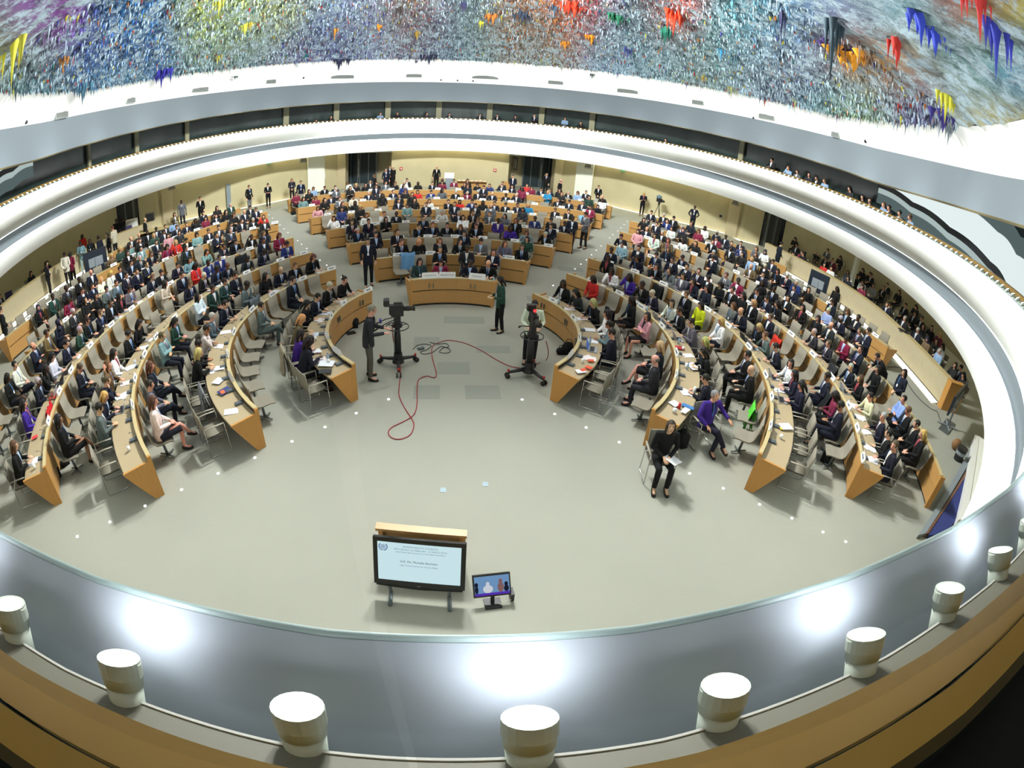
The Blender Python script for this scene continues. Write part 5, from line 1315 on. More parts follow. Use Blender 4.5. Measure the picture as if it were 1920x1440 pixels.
# small monitor
mo = empty('monitor', (.36, 4.50, 0), .10, 'small monitor on a black foot showing a blue video picture', 'monitor')
b = MB(); b.box((.0, .02, .012), (.24, .19, .022)); b.tube([(0, .04, .02), (0, .06, .15)], [(.03, .02)] * 2, 8); build('foot', b, MT['black'], mo)
Rm = Matrix.Rotation(-.62, 3, 'X')
def mbx(b, c, d, m=0): b.box(Rm @ Vector(c) + Vector((0, .06, .14)), d, m, R=Rm)
b = MB(); mbx(b, (0, 0, .17), (.53, .045, .335)); build('casing', b, MT['black'], mo)
b = MB(); mbx(b, (0, -.024, .17), (.49, .004, .285)); s2_ = build('screen', b, MT['scr_b'], mo)
b = MB(); mbx(b, (0, -.028, .045), (.49, .003, .035)); build('caption_band', b, MT['scr_p'], s2_)
for xx, ww, hh, m_ in ((-.06, .14, .12, 'scr_w'), (.12, .09, .15, 'scr_s'), (.20, .07, .10, 'scr_d'), (-.22, .05, .12, 'scr_d')):
    b = MB(); b.ball(Rm @ Vector((xx, -.028, .06 + hh / 2)) + Vector((0, .06, .14)), (ww / 2, .003, hh / 2), 12, 8, R=Rm); b.ball(Rm @ Vector((xx, -.028, .075 + hh)) + Vector((0, .06, .14)), (.026, .003, .034), 10, 8, R=Rm); build('picture_figure', b, MT[m_], s2_)
b = MB(); b.tube(curve_pts([(.05, .0, .06), (.14, -.05, .05), (.24, .0, .06), (.30, .05, .10)]), .006, 6); build('cable', b, MT['offwhite'], mo)
b = MB(); b.box((.28, .08, .10), (.05, .14, .16)); build('side_box', b, MT['black'], mo)

# ================================================================ STUDIO CAMERAS ON PEDESTALS
def pedestal(loc, rz, label, tally=False):
    e = empty('studio_camera', (loc[0], loc[1], 0), rz, label, 'camera')
    b = MB(); b.cyl((0, 0, .14), .15, .10, 20, r2=.12); b.cyl((0, 0, .24), .11, .16, 16, r2=.10); build('hub', b, MT['black'], e)
    for i in range(3):
        a = PI / 2 + .5 + i * 2 * PI / 3; d = Vector((math.cos(a), math.sin(a), 0))
        b = MB(); b.tube([d * .08 + Vector((0, 0, .22)), d * .35 + Vector((0, 0, .17)), d * .50 + Vector((0, 0, .15))], [(.06, .045), (.045, .035), (.04, .03)], 8); l = build('leg', b, MT['black'], e, smooth=True)
        b = MB()
        for s_ in (1, -1):
            sd = d.cross(Vector((0, 0, 1))) * .045 * s_; c = d * .52 + sd; b.tube([c + Vector((0, 0, .06)) - sd * .35, c + Vector((0, 0, .06)) + sd * .35], .06, 14)
        build('wheel', b, MT['dark'], l, smooth=True)
        b = MB(); b.box(d * .50 + Vector((0, 0, .20)), (.05, .05, .05)); build('brake', b, MT['red'], l)
    b = MB(); b.tube([(0, 0, .38), (0, 0, .80), (0, 0, 1.05)], [.085, .08, .06], 14); build('column', b, MT['black'], e, smooth=True)
    b = MB()
    for s_ in (1, -1): b.box((s_ * .05, -.085, .72), (.025, .02, .55))
    build('column_rails', b, MT['steel'], e)
    b = MB(); n = 32; b.tube([(.27 * math.cos(2 * PI * i / n), .27 * math.sin(2 * PI * i / n), 1.08) for i in range(n)], .013, 8, closed=True)
    for i in range(3): a = i * 2 * PI / 3; b.tube([(0, 0, 1.08), (.27 * math.cos(a), .27 * math.sin(a), 1.08)], .01, 6)
    build('steering_ring', b, MT['black'], e, smooth=True)
    b = MB(); b.cyl((0, 0, 1.08), .12, .08, 16); b.box((0, 0, 1.26), (.12, .16, .22)); b.box((0, 0, 1.38), (.10, .30, .05)); build('pan_head', b, MT['black'], e)
    cm = MB(); cm.box((0, -.02, 1.52), (.13, .34, .22)); cm.box((0, .02, 1.67), (.05, .20, .04)); cm.box((0, -.12, 1.46), (.16, .12, .10)); cb = build('camera_body', cm, MT['black'], e)
    b = MB(); b.tube([(0, .14, 1.53), (0, .26, 1.53), (0, .34, 1.53), (0, .42, 1.53)], [.05, .062, .05, .07], 16); build('lens', b, MT['dark'], cb, smooth=True)
    b = MB(); b.box((0, -.24, 1.70), (.20, .12, .15)); b.box((0, -.31, 1.70), (.17, .02, .12)); build('viewfinder', b, MT['black'], cb)
    b = MB(); b.box((0, -.245 if not tally else .02, 1.765 if not tally else 1.72), (.06, .03, .05) if tally else (.03, .02, .012)); build('tally_light', b, emit('tally_red', s2l(255, 50, 50), 2.5 if tally else .6), cb)
    for s_ in (1, -1):
        b = MB(); b.tube([(s_ * .07, -.05, 1.30), (s_ * .14, -.28, 1.22), (s_ * .16, -.48, 1.12)], .013, 8); b.tube([(s_ * .16, -.46, 1.13), (s_ * .16, -.56, 1.06)], .022, 8); build('pan_handle', b, MT['black'], e, smooth=True)
    b = MB(); b.box((-.15, -.40, 1.18), (.10, .06, .09)); build('control_box', b, MT['blue'], e)
    return e
MT['red'] = mat('red_plastic', s2l(170, 36, 36), .5); MT['blue'] = mat('blue_plastic', s2l(60, 60, 140), .5)
c1 = at(747, 688); pedestal((c1[0], c1[1]), -PI / 2 + .12, 'large black studio camera on pedestal, pointing right, beside the grey-trousered operator')
o1 = at(694, 712); person('cg', 't_camop', (o1[0], o1[1] + .06), -PI / 2 + .1, 'bald camera operator in dark jacket and grey trousers beside the left pedestal camera', parts=2, bot=(84, 82, 74), scale=1.07, hairc=(110, 100, 92), lan=False, kind='suit', shirtc=(40, 42, 46))
c2 = at(990, 706); pedestal((c2[0], c2[1]), PI + .15, 'black studio camera on pedestal with glowing red tally lamp facing the viewer', True)
o2 = (c2[0] + .12, c2[1] + .72); person('wd', 't_camop', o2, PI - .1, 'camera operator in white shirt behind the camera with the red lamp', parts=2, bot=(20, 22, 30), scale=1.0, kind='suit')
# cables
def cable(name, pix, r_, m_, label, z=.012, lift=None):
    P = []
    for i, q in enumerate(pix):
        zz = q[2] if len(q) > 2 else z
        x, y = at(q[0], q[1], zz); P.append((x, y, zz))
    b = MB(); b.tube(curve_pts(P, 6), r_, 6); return tag(build(name, b, m_, smooth=True), label, 'cable')
MT['redcable'] = mat('red_cable', s2l(150, 36, 44), .5); MT['blackcable'] = mat('black_cable', s2l(34, 36, 40), .6)
cable('camera_cable', [(735,608,1.1),(738,640,.7),(748,672,.2),(751,700),(749,720),(748,740),(757,762),(768,779),(776,795),(770,814),(752,823),(735,821),(728,811),(735,801),(751,793),(768,784),(778,774),(782,755),(782,730),(785,712),(800,705),(812,708),(818,705),(816,690),(810,668),(811,650),(824,642),(842,638),(870,643),(900,656),(930,674),(955,686),(975,690)], .011, MT['redcable'], 'long red cable snaking over the carpet between the two studio cameras')
cable('camera_cable', [(1024,640,1.0),(1028,660,.5),(1024,675),(1008,682),(996,684)], .011, MT['redcable'], 'short red cable hanging from the camera with the red lamp')
cable('tangled_cable', [(774,655),(782,648),(796,645),(808,648),(800,656),(788,660),(796,664),(812,660),(826,650),(838,652),(845,658),(838,662),(824,660),(832,652),(842,650),(836,644),(822,645),(806,642)], .009, MT['blackcable'], 'tangle of thin black cable on the carpet between the cameras')
x, y = at(789, 655); b = MB(); b.box((x, y, .03), (.17, .09, .05), R=Matrix.Rotation(.4, 3, 'Z')); tag(build('socket_strip', b, MT['steel']), 'grey socket block lying in the black cable tangle', 'socket block')
cable('floor_cable', [(1664,688),(1680,688),(1690,692),(1704,722),(1722,746),(1745,766),(1757,772),(1762,785),(1768,800)], .011, MT['blackcable'], 'black cable running along the corridor beside the right counter')

# ================================================================ ON THE DESKS
mic_me = MB(); mic_me.box((0, 0, .018), (.11, .16, .035)); mic_me.box((0, -.02, .038), (.07, .06, .006), 1); mic_me.tube(curve_pts([(.02, .05, .03), (.02, .07, .12), (.02, .02, .19), (.02, -.03, .20)], 3), .004, 5); mic_me.ball((.02, -.035, .20), (.010, .018, .010), 6, 5)
MIC = mic_me.mesh('microphone', [MT['unit'] if 'unit' in MT else mat('conference_unit', s2l(76, 84, 92), .4), MT['steel']], False)
desk_roots = {o['label']: o for o in bpy.data.objects if o.type == 'EMPTY' and o.name.startswith('curved_desk')}
plate_b = MB(); plate_b.add([(-.15, -.035, 0), (.15, -.035, 0), (.15, 0, .105), (-.15, 0, .105), (-.15, .035, 0), (.15, .035, 0)], [(0, 1, 2, 3), (3, 2, 5, 4), (0, 3, 4), (1, 5, 2), (0, 4, 5, 1)]); PLATE = plate_b.mesh('nameplate', [MT['paper']])
def letter_mesh(seed):
    r = random.Random(seed); b = MB(); x = -.10; th = math.atan2(.035, .105); R = Matrix.Rotation(-th, 3, 'X')
    n = r.randint(4, 8)
    x = -n * .0125
    for i in range(n):
        b.box((x, -.0195 + 0, .052), (.017, .003, .034), R=R); x += .025
    return b.mesh('lettering', [MT['brow2']])
MT['brow2'] = mat('print_dark', s2l(90, 94, 100), .7)
LET = [letter_mesh(i) for i in range(10)]
PAP = []
def paper_mesh(seed):
    r = random.Random(seed); b = MB()
    for i in range(r.randint(1, 3)):
        a = r.uniform(-.5, .5); b.box((r.uniform(-.05, .05), r.uniform(-.03, .03), .003 + i * .004), (.21, .297, .003), R=Matrix.Rotation(a, 3, 'Z'))
    return b.mesh('papers', [MT['tint']])
PAPM = [paper_mesh(i) for i in range(8)]
lap_b = MB(); lap_b.box((0, 0, .009), (.32, .22, .016)); LAPB = lap_b.mesh('keyboard_base', [MT['tint']])
lap_s = MB(); RL = Matrix.Rotation(-.35, 3, 'X'); lap_s.box(Vector((0, .11, .01)) + RL @ Vector((0, 0, .105)), (.32, .008, .21), R=RL); LAPL = lap_s.mesh('lid', [MT['tint']])
lap_d = MB(); lap_d.box(Vector((0, .11, .01)) + RL @ Vector((0, -.006, .105)), (.29, .003, .18), R=RL); LAPD = lap_d.mesh('display', [emit('laptop_display', s2l(90, 120, 200), .7)])
lap_k = MB(); lap_k.box((0, .02, .0185), (.28, .11, .003)); LAPK = lap_k.mesh('keys', [MT['black']])
bot_b = MB(); bot_b.tube([(0, 0, 0), (0, 0, .13), (0, 0, .165), (0, 0, .185)], [.030, .031, .012, .012], 12); BOT = bot_b.mesh('bottle', [mat('bottle_plastic', s2l(170, 196, 214), .1)], True)
cap_b = MB(); cap_b.cyl((0, 0, .185), .014, .02, 12); BOTC = cap_b.mesh('cap', [MT['blue']])
cup_b = MB(); cup_b.cyl((0, 0, 0), .03, .095, 14, r2=.038); CUPW = cup_b.mesh('cup', [MT['paper']], True)
counts = {}
random.seed(11)
DEL = [s for s in PLAN if s['ty'] == 'd']
for s in DEL:
    blk, row, th = s['blk'], s['row'], s['th']; near = s['d'] < 17
    root = desk_roots.get('long curved oak desk, %s from the front in the %s block' % (ROWN[row], BLK[blk]))
    R0 = rk(row, abs(th), blk); face = PI - math.radians(th)     # sitter looks inward along +Y rotated by face
    wz = lambda o: .775 - (o - .06) / .54 * .03
    m = link('microphone', MIC, root); p = pol(R0 + .17, th, wz(.17)); m.location = (p[0], p[1] - CY0, p[2] + .002); m.rotation_euler = (0, 0, face)
    key = (blk, row)
    pos = '%s from %s on %s %s desk' % (nth(s['i']), 'aisle' if blk != 'C' else 'left end', ROWN[row], BLK[blk])
    if s['i'] % 2 == 0:
        p = pol(R0 + .045, th + math.degrees(.32 / R0), .897); e = link('nameplate', PLATE, None, p, face + PI); tag(e, 'white nameplate with dark lettering before the seat ' + pos.replace(' on ', ', '), 'nameplate', 'white nameplates on the desks')
        if not (blk == 'C' and row == 0): link('lettering', random.choice(LET), e)
        e.scale = (1.15, 1.15, 1.15)
    u = random.random(); items = []
    if s['code'] and u < .62 or (not s['code'] and u < .25):
        p = pol(R0 + .40, th + math.degrees(random.uniform(-.12, .12) / R0), wz(.40) + .003); e = link('paper_sheets', random.choice(PAPM), None, p, face + random.uniform(-.4, .4), s2l(*random.choice([(232, 234, 238)] * 5 + [(210, 222, 240), (236, 226, 226)])))
        tag(e, 'loose paper sheets ' + pos, 'papers', 'papers on the desks')
    elif s['code'] and u < .85:
        p = pol(R0 + .40, th, wz(.40) + .003); e = empty('laptop', p, face, 'open laptop %s' % pos, 'laptop', 'laptops on the desks')
        c_ = s2l(*random.choice([(150, 152, 156), (30, 30, 34), (170, 170, 172)]))
        link('keyboard_base', LAPB, e, color=c_); l = link('lid', LAPL, e, color=c_); link('display', LAPD, l); link('keys', LAPK, e)
    if random.random() < .16 and near:
        p = pol(R0 + .30, th + math.degrees(.27 / R0), wz(.30) + .002); e = empty('water_bottle', p, 0, 'small plastic water bottle ' + pos, 'bottle', 'water bottles on the desks'); link('bottle', BOT, e); link('cap', BOTC, e)
    if random.random() < .12 and near:
        p = pol(R0 + .33, th - math.degrees(.27 / R0), wz(.33) + .002); e = link('paper_cup', CUPW, None, p); tag(e, 'white paper cup ' + pos, 'cup', 'white cups on the desks')
# the three large plates on the front desk
for t, tx in ((-11.5, 'VICE-PRESIDENT'), (-2.6, 'ARGENTINA'), (13, 'SECRETARIAT')):
    p = pol(rk(0, 0, 'C') + .045, t, .897); e = link('desk_plate', PLATE, None, p, 0); e.scale = (1.7, 1.6, 1.75); e.rotation_euler = (0, 0, -math.radians(t))
    tag(e, 'large white plate lettered %s on the middle front desk' % tx, 'nameplate')
    tt = text(tx, .046 if len(tx) < 10 else .030, e, (0, -.0195, .052), MT['brow2']); tt.rotation_euler = (math.radians(90) - math.atan2(.035, .105), 0, 0)
# small coloured things on the near desk ends: pixel, size, colour, label
SM = [(1104,689,(.15,.12),(214,76,36),'orange booklet on white papers at the near end of first right desk','booklet'),(1089,696,(.22,.16),(226,228,232),'white papers at the near end of first right desk','papers'),(1093,694,(.14,.10),(214,76,36),'orange booklet nearest to the end of first right desk','booklet'),(1108,676,(.14,.10),(210,80,40),'orange booklet further up the first right desk','booklet'),
 (421,733,(.3,.22),(40,54,110),'blue and white brochure on the third left desk','brochure'),(417,736,(.14,.10),(220,96,50),'orange booklet on the brochure of second left desk','booklet'),(410,714,(.22,.26),(206,208,222),'pale printed sheet on second left desk','papers'),(412,690,(.24,.2),(228,230,232),'open white booklet on second left desk','booklet'),(612,682,(.34,.26),(226,230,238),'white papers with glasses at the end of first left desk','papers'),(610,696,(.28,.18),(24,26,30),'black leather folder at the end of first left desk','folder'),
 (1300,688,(.22,.3),(226,230,238),'white writing pad on second right desk','papers'),(1272,652,(.3,.2),(170,30,36),'red folder on the second right desk','folder'),(1290,762,(.28,.12),(50,110,170),'blue folder near the end of second right desk','folder'),(1285,770,(.24,.12),(228,232,236),'white box of papers at the end of second right desk','papers'),(1265,757,(.2,.2),(228,230,232),'white notebook near the end of second right desk','notebook'),(104,740,(.3,.4),(176,66,40),'rust coloured folder on the fourth left desk','folder'),(65,820,(.16,.12),(206,60,60),'red and white leaflet near the end of fourth left desk','leaflet'),(1473,800,(.3,.24),(220,222,230),'white papers with yellow card on third right desk','papers'),(1466,803,(.1,.1),(214,196,60),'yellow card at the end of third right desk','card')]
for i, (px, py, sz, c_, lab, cat) in enumerate(SM):
    x, y = at(px, py, .79); sheet_obj(cat if cat != 'papers' else 'paper_sheets', (x, y, .79 + .004 * (i % 3)), random.uniform(-1, 1), lab, cat, c_, sz, 0, n=2)
def canlike(px, py, r_, h, c_, name, lab, cat, z=.76):
    x, y = at(px, py, z + h / 2); b = MB(); b.cyl((0, 0, 0), r_, h, 16, r2=r_ * .95); o = build(name, b, MT['tint'], None, True, loc=(x, y, z), color=s2l(*c_)); return tag(o, lab, cat)
canlike(1274, 761, .033, .12, (190, 30, 34), 'drink_can', 'red drink can near the end of the second right desk', 'can')
canlike(1265, 770, .045, .10, (232, 234, 234), 'paper_cup', 'large white cup at the end of the second right desk', 'cup')
canlike(1302, 733, .035, .20, (226, 230, 230), 'flask', 'tall white flask on the second right desk', 'flask')
# ================================================================ THINGS ALONG THE WALLS
def frame3(px0, px1, z0, h, name, label, cat, back=True):
    """flat screen seen from behind between two bottom corners"""
    a = Vector((*at(*px0, z0), z0)); b_ = Vector((*at(*px1, z0), z0)); ex = (b_ - a); W = ex.length; ex.normalize(); n = Vector((0, 0, 1)).cross(ex)
    e = empty(name, (a + b_) / 2, math.atan2(ex.y, ex.x), label, cat); e.location.z = z0
    m = MB(); m.box((0, 0, h / 2), (W, .07, h)); build('casing', m, MT['navyblack'], e)
    s_ = -1
    m = MB(); m.box((0, s_ * .045, h * .45), (W * .62, .03, h * .42)); build('back_plate', m, MT['offgrey'], e)
    m = MB(); m.box((0, s_ * .075, h * .2), (.09, .03, h * .8)); build('bracket', m, MT['offgrey'], e)
    m = MB(); m.tube([(0, s_ * .05, .1), (0, s_ * .05, -z0)], .035, 10); m.box((0, s_ * .05, -z0 + .02), (W * .5, .4, .03)); build('stand', m, MT['steel'], e)
    return e
MT['navyblack'] = mat('blue_black_casing', s2l(28, 36, 48), .4); MT['offgrey'] = mat('pale_grey_metal', s2l(130, 138, 144), .5)
frame3((161, 516), (203, 499), .55, .98, 'television', 'large flat screen seen from behind at the left side counter', 'television')
frame3((1513, 540), (1547, 557), .35, .98, 'television', 'large flat screen seen from behind at the right side counter', 'television')
e = frame3((1776, 779), (1803, 745), .75, .62, 'television', 'black flat screen on a wheeled stand by the near end of right counter', 'television')
m = MB()
for a in (.4, 2.0, 3.6, 5.2): m.tube([(0, -.05, -.70), (.42 * math.cos(a), -.05 + .42 * math.sin(a), -.70)], [(.03, .02)] * 2, 6)
build('wheeled_base', m, MT['offgrey'], e)
def onw(px, py, r_guess):
    """point on the far wall seen at a pixel: march the ray to distance where floor plan radius of the wall is met"""
    d = rdir(px, py)
    for i in range(1500, 5200):
        p = CAM + d * (i * .01)
        if abs(p.x) < 4.4:
            if p.y > 40.25 + .03 * (4.4 - abs(p.x)): return p
        else:
            W = [(abs(x), y) for x, y in WALLR]; ax = abs(p.x)
            for k in range(len(W) - 1):
                x0, y0 = W[k]; x1, y1 = W[k + 1]
                if x0 <= ax <= x1 and x1 > x0 and p.y >= y0 + (y1 - y0) * (ax - x0) / (x1 - x0): return p
    return CAM + d * 40
def wallbox(px, py, w_, h_, dep, m_, name, label, cat, extra=None):
    p = onw(px, py, 0); v = (Vector((0, 17, 0)) - Vector((p.x, p.y, 0))).normalized(); rz = math.atan2(-v.x, v.y)
    e = empty(name, p + v * dep * .6, rz, label, cat); e.location.z = p.z
    m = MB(); m.box((0, 0, 0), (w_, dep, h_)); build('body', m, m_, e)
    if extra: m = MB(); m.box((0, dep * .55, extra[2]), (extra[0], .02, extra[1])); build('face', m, extra[3], e)
    return e
wallbox(752, 316, .22, .22, .08, MT['red'], 'fire_alarm', 'small red fire alarm box on the back wall by the left recess', 'alarm', (.10, .10, 0, MT['white']))
wallbox(928, 319, .22, .22, .08, MT['red'], 'fire_alarm', 'small red fire alarm box on the back wall by the right recess', 'alarm', (.10, .10, 0, MT['white']))
wallbox(603, 330, .5, .5, .06, MT['white'], 'wall_panel_box', 'white wall panel with a black square left of the left door', 'panel', (.2, .16, .04, MT['black']))
wallbox(1352, 405, .22, .20, .06, MT['white'], 'door_viewer', 'small black fitting on the pale panel of the far right wall', 'fitting', (.2, .18, 0, MT['black']))
wallbox(1168, 320, .34, .16, .06, mat('sign_green', s2l(120, 190, 150), .6), 'exit_sign', 'small green sign high on the far right wall', 'sign')
wallbox(504, 306, .34, .16, .06, mat('sign_green2', s2l(120, 190, 150), .6), 'exit_sign', 'small green sign high on the far left wall', 'sign')
# grey board leaning on the left wall
a, b_ = Vector((*at(425, 396), 0)), Vector((*at(455, 385), 0)); v = (Vector((0, 15, 0)) - a).normalized(); e = empty('display_board', (a + b_) / 2 + v * .25, math.atan2((b_ - a).y, (b_ - a).x), 'plain blue grey display board standing at the far left wall', 'board')
m = MB(); m.box((0, 0, .95), ((b_ - a).length, .05, 1.85)); build('panel', m, mat('blue_grey', s2l(124, 138, 148), .8), e)
m = MB(); m.box((0, 0, .03), ((b_ - a).length * .9, .35, .04)); build('foot', m, MT['steel'], e)
# loudspeakers hanging below the soffit
for i, (px, py, s_) in enumerate([(321, 352, 'by the left pilaster'), (568, 301, 'left of the left door'), (1103, 312, 'right of the right door'), (1380, 381, 'by the right pilaster')]):
    p = onw(px, py, 0); v = (Vector((0, 17, 0)) - Vector((p.x, p.y, 0))).normalized(); p = CAM + (p - CAM) * .965
    e = empty('loudspeaker', p, math.atan2(-v.x, v.y), 'grey loudspeaker hanging under the soffit %s' % s_, 'speaker')
    m = MB(); m.box((0, 0, 0), (.50, .32, .26), taper=.7, R=Matrix.Rotation(.35, 3, 'X')); build('cabinet', m, mat('speaker_grey', s2l(128, 124, 116), .6) if i == 0 else bpy.data.materials['speaker_grey'], e)
    m = MB(); m.tube([(0, 0, .1), (0, 0, HW - p.z)], .02, 6); build('hanger', m, MT['steel'], e)
# lectern, sign and literature table at the back wall
def std(px, py, z): return Vector((*at(px, py, z), 0))
p = std(842, 337, 1.0); e = empty('lectern', p, 0, 'grey lectern with white sign against the back wall', 'lectern')
m = MB(); m.box((0, 0, .55), (.55, .4, 1.1)); build('body', m, MT['offgrey'], e); m = MB(); m.box((0, -.05, 1.32), (.66, .03, .40)); build('sign', m, MT['white'], e)
p = std(885, 339, .9); e = empty('literature_table', p, 0, 'oak table with white leaflets against the back wall', 'table')
m = MB(); m.box((0, 0, .88), (2.2, .5, .05)); build('top', m, MT['wood'], e); m = MB(); m.box((0, .1, .43), (2.1, .1, .86)); build('panel', m, MT['wood'], e)
m = MB()
for i in range(7): m.box((-.9 + i * .3, random.uniform(-.1, .1), .915), (.22, .30, .02), R=Matrix.Rotation(random.uniform(-.2, .2), 3, 'Z'))
tag(build('leaflets', m, MT['paper'], e), kind='stuff')
p = std(951, 347, 1.0); m = MB(); m.box((p.x, p.y, .62), (.62, .45, 1.24)); tag(build('oak_lectern', m, MT['wood']), 'plain oak lectern by the right door recess', 'lectern')
p = Vector((5.15, 42.3, 1.9)); m = MB(); m.box(p, (.05, .9, 1.0), R=Matrix.Rotation(.2, 3, 'Z')); m.box(p + Vector((-.04, 0, 0)), (.03, .75, .85), 1, R=Matrix.Rotation(.2, 3, 'Z')); 
e = tag(build('notice_frame', m, [MT['black'], MT['paper']]), 'black framed notice on the side wall of the right door recess', 'notice')
# white post and dark oval tray by the right counter
p = Vector((*at(1603, 505, 1.6), 0)); m = MB(); m.box((p.x, p.y, HW / 2), (.22, .22, HW)); tag(build('wall_post', m, MT['soft']), kind='structure')
p = at(1694, 620, 1.08); m = MB(); m.ball((p[0], p[1], 1.075), (.16, .30, .025), 20, 6, R=Matrix.Rotation(.4, 3, 'Z')); tag(build('tray', m, MT['black'], smooth=True), 'black oval tray on the pale rail of the right counter', 'tray')
# tripod television camera by the far right wall
p = std(1231, 414, 0); e = empty('tripod_camera', (p.x, p.y, 0), .5, 'television camera with grey hood on a tripod by far right wall', 'camera')
for a in (.3, 2.4, 4.5): m = MB(); m.tube([(0, 0, 1.15), (.35 * math.cos(a), .35 * math.sin(a), 0)], .02, 6); build('leg', m, MT['black'], e)
m = MB(); m.box((0, 0, 1.2), (.1, .1, .2)); m.box((0, 0, 1.42), (.16, .4, .24)); m.tube([(0, -.2, 1.42), (0, -.4, 1.42)], .07, 10); build('camera_body', m, MT['black'], e)
m = MB(); m.ball((0, .06, 1.64), (.18, .2, .14), 12, 8); build('hood', m, mat('hood_grey', s2l(90, 116, 128), .5), e)
# left corner: cabinet, printer, counter, chairs
p = std(248, 424, .9); e = empty('cabinet', p, .5, 'white filing cabinet by the left wall', 'cabinet')
m = MB(); m.box((0, 0, .65), (.75, .6, 1.3)); build('body', m, MT['offwhite'], e); m = MB(); m.box((0, -.31, .65), (.04, .02, .6)); build('handle', m, MT['steel'], e)
p = std(290, 431, .95); e = empty('copier_desk', p, .42, 'sand coloured desk unit with open oak shelf by the left wall', 'desk')
m = MB(); m.box((0, 0, .97), (1.9, .8, .06)); build('top', m, MT['rim'], e); m = MB(); m.box((-.9, 0, .47), (.06, .8, .94)); m.box((.9, 0, .47), (.06, .8, .94)); m.box((0, .36, .47), (1.8, .06, .94)); build('sides', m, MT['stone2'], e)
m = MB(); m.box((.2, -.1, .45), (.9, .5, .6)); build('shelf', m, MT['wood'], e)
p = at(281, 406, 1.25); m = MB(); m.box((p[0], p[1], 1.23), (.55, .5, .46), R=Matrix.Rotation(.4, 3, 'Z'), taper=.92); tag(build('copier', m, MT['black']), 'black copier standing on the sand coloured desk unit', 'copier')
for i, (px, py, lab) in enumerate([(242, 428, 'dark purple chair back behind the left counter by the white cabinet'), (22, 552, 'dark purple chair back behind the near end of left counter')]):
    x, y = at(px, py, 1.0); x, y = behind('left', x, y, .8); m = MB(); m.box((x, y, .85), (.5, .12, .6), R=Matrix.Rotation(.9, 3, 'Z'), taper=.8); m.tube([(x, y, 0), (x, y, .6)], .05, 8); m.box((x, y, .5), (.5, .5, .1)); tag(build('purple_chair', m, mat('purple_fabric', s2l(56, 48, 84), .8) if i == 0 else bpy.data.materials['purple_fabric']), lab, 'chair')
# ---- stepped dais of the rostrum at the lower right
e = empty('rostrum_dais', (0, 0, 0), 0, 'stepped rostrum dais with navy carpet and pale top at the lower right', 'dais')
def slab(nm_, pix, z0, z1, m_):
    P_ = [at(px, py, z1) for px, py in pix]; n = len(P_); m = MB()
    m.add([(x, y, z0) for x, y in P_] + [(x, y, z1) for x, y in P_], [tuple(range(n - 1, -1, -1)), tuple(range(n, 2 * n))] + [(i, (i + 1) % n, n + (i + 1) % n, n + i) for i in range(n)]); return build(nm_, m, m_, e)
slab('grey_edge', [(1722, 1003), (1824, 832), (1834, 836), (1736, 1000)], 0, .10, MT['offgrey'])
slab('brown_edge', [(1736, 1000), (1818, 872), (1821, 875), (1741, 1000)], 0, .12, MT['brown'])
slab('navy_carpet', [(1741, 1003), (1819, 876), (1812, 915), (1800, 965), (1770, 1003)], 0, .11, mat('navy_carpet', s2l(44, 54, 112), .95))
slab('pale_frame', [(1797, 975), (1828, 815), (1836, 818), (1812, 970)], .0, .35, MT['offwhite'])
slab('pale_top', [(1812, 970), (1836, 818), (1866, 838), (1850, 900), (1830, 965)], .0, .33, MT['soft'])
# bin and brown bag beside it
x, y = at(1795, 862); m = MB(); m.cyl((x, y, 0), .15, .42, 20, r2=.19); o = tag(build('waste_bin', m, MT['black'], smooth=False), 'round black waste bin with pale band near the rostrum partition', 'bin'); m = MB(); m.cyl((0, 0, 0), .178, .10, 20, r2=.185); o2 = build('band', m, MT['offgrey'], o, loc=(x, y, .2))
x, y = at(1789, 842); m = MB(); m.ball((x, y, .17), (.20, .16, .18), 12, 8); tag(build('paper_bag', m, mat('brown_bag', s2l(130, 92, 54), .7), smooth=True), 'crumpled brown bag on the floor beside the waste bin', 'bag')
x, y = at(1697, 883); 

# ---- coats over chairs and bags on the floor
def coat(px, py, z, col, label, w_=.5, h_=.62, rz=None):
    x, y = at(px, py, z); v = Vector((0, CY0, 0)) - Vector((x, y, 0)); rz = math.atan2(-v.x, v.y) if rz is None else rz
    m = MB(); rows = []
    for i in range(9):
        t = i / 8; s_ = (t - .5) * 2; zz = z + .12 - abs(s_) ** 1.3 * h_; yy = -.03 - .10 * s_ + .01 * math.sin(i * 2)
        rows.append([(xx * w_ * (1 + .12 * math.sin(i + xx * 4)), yy + .02 * math.sin(xx * 14 + i), zz + .012 * math.sin(xx * 9)) for xx in (-.5, -.38, -.25, -.12, 0, .12, .25, .38, .5)])
    m.strip(rows, closed=False); m.strip([[(a * .98, b_ * .7, c - .02) for a, b_, c in r_] for r_ in rows[::-1]], closed=False)
    o = build('coat', m, MT['cloth'], None, True, color=s2l(*col)); o.location = (x, y, 0); o.rotation_euler = (0, 0, rz); 
    return tag(o, label, 'coat')
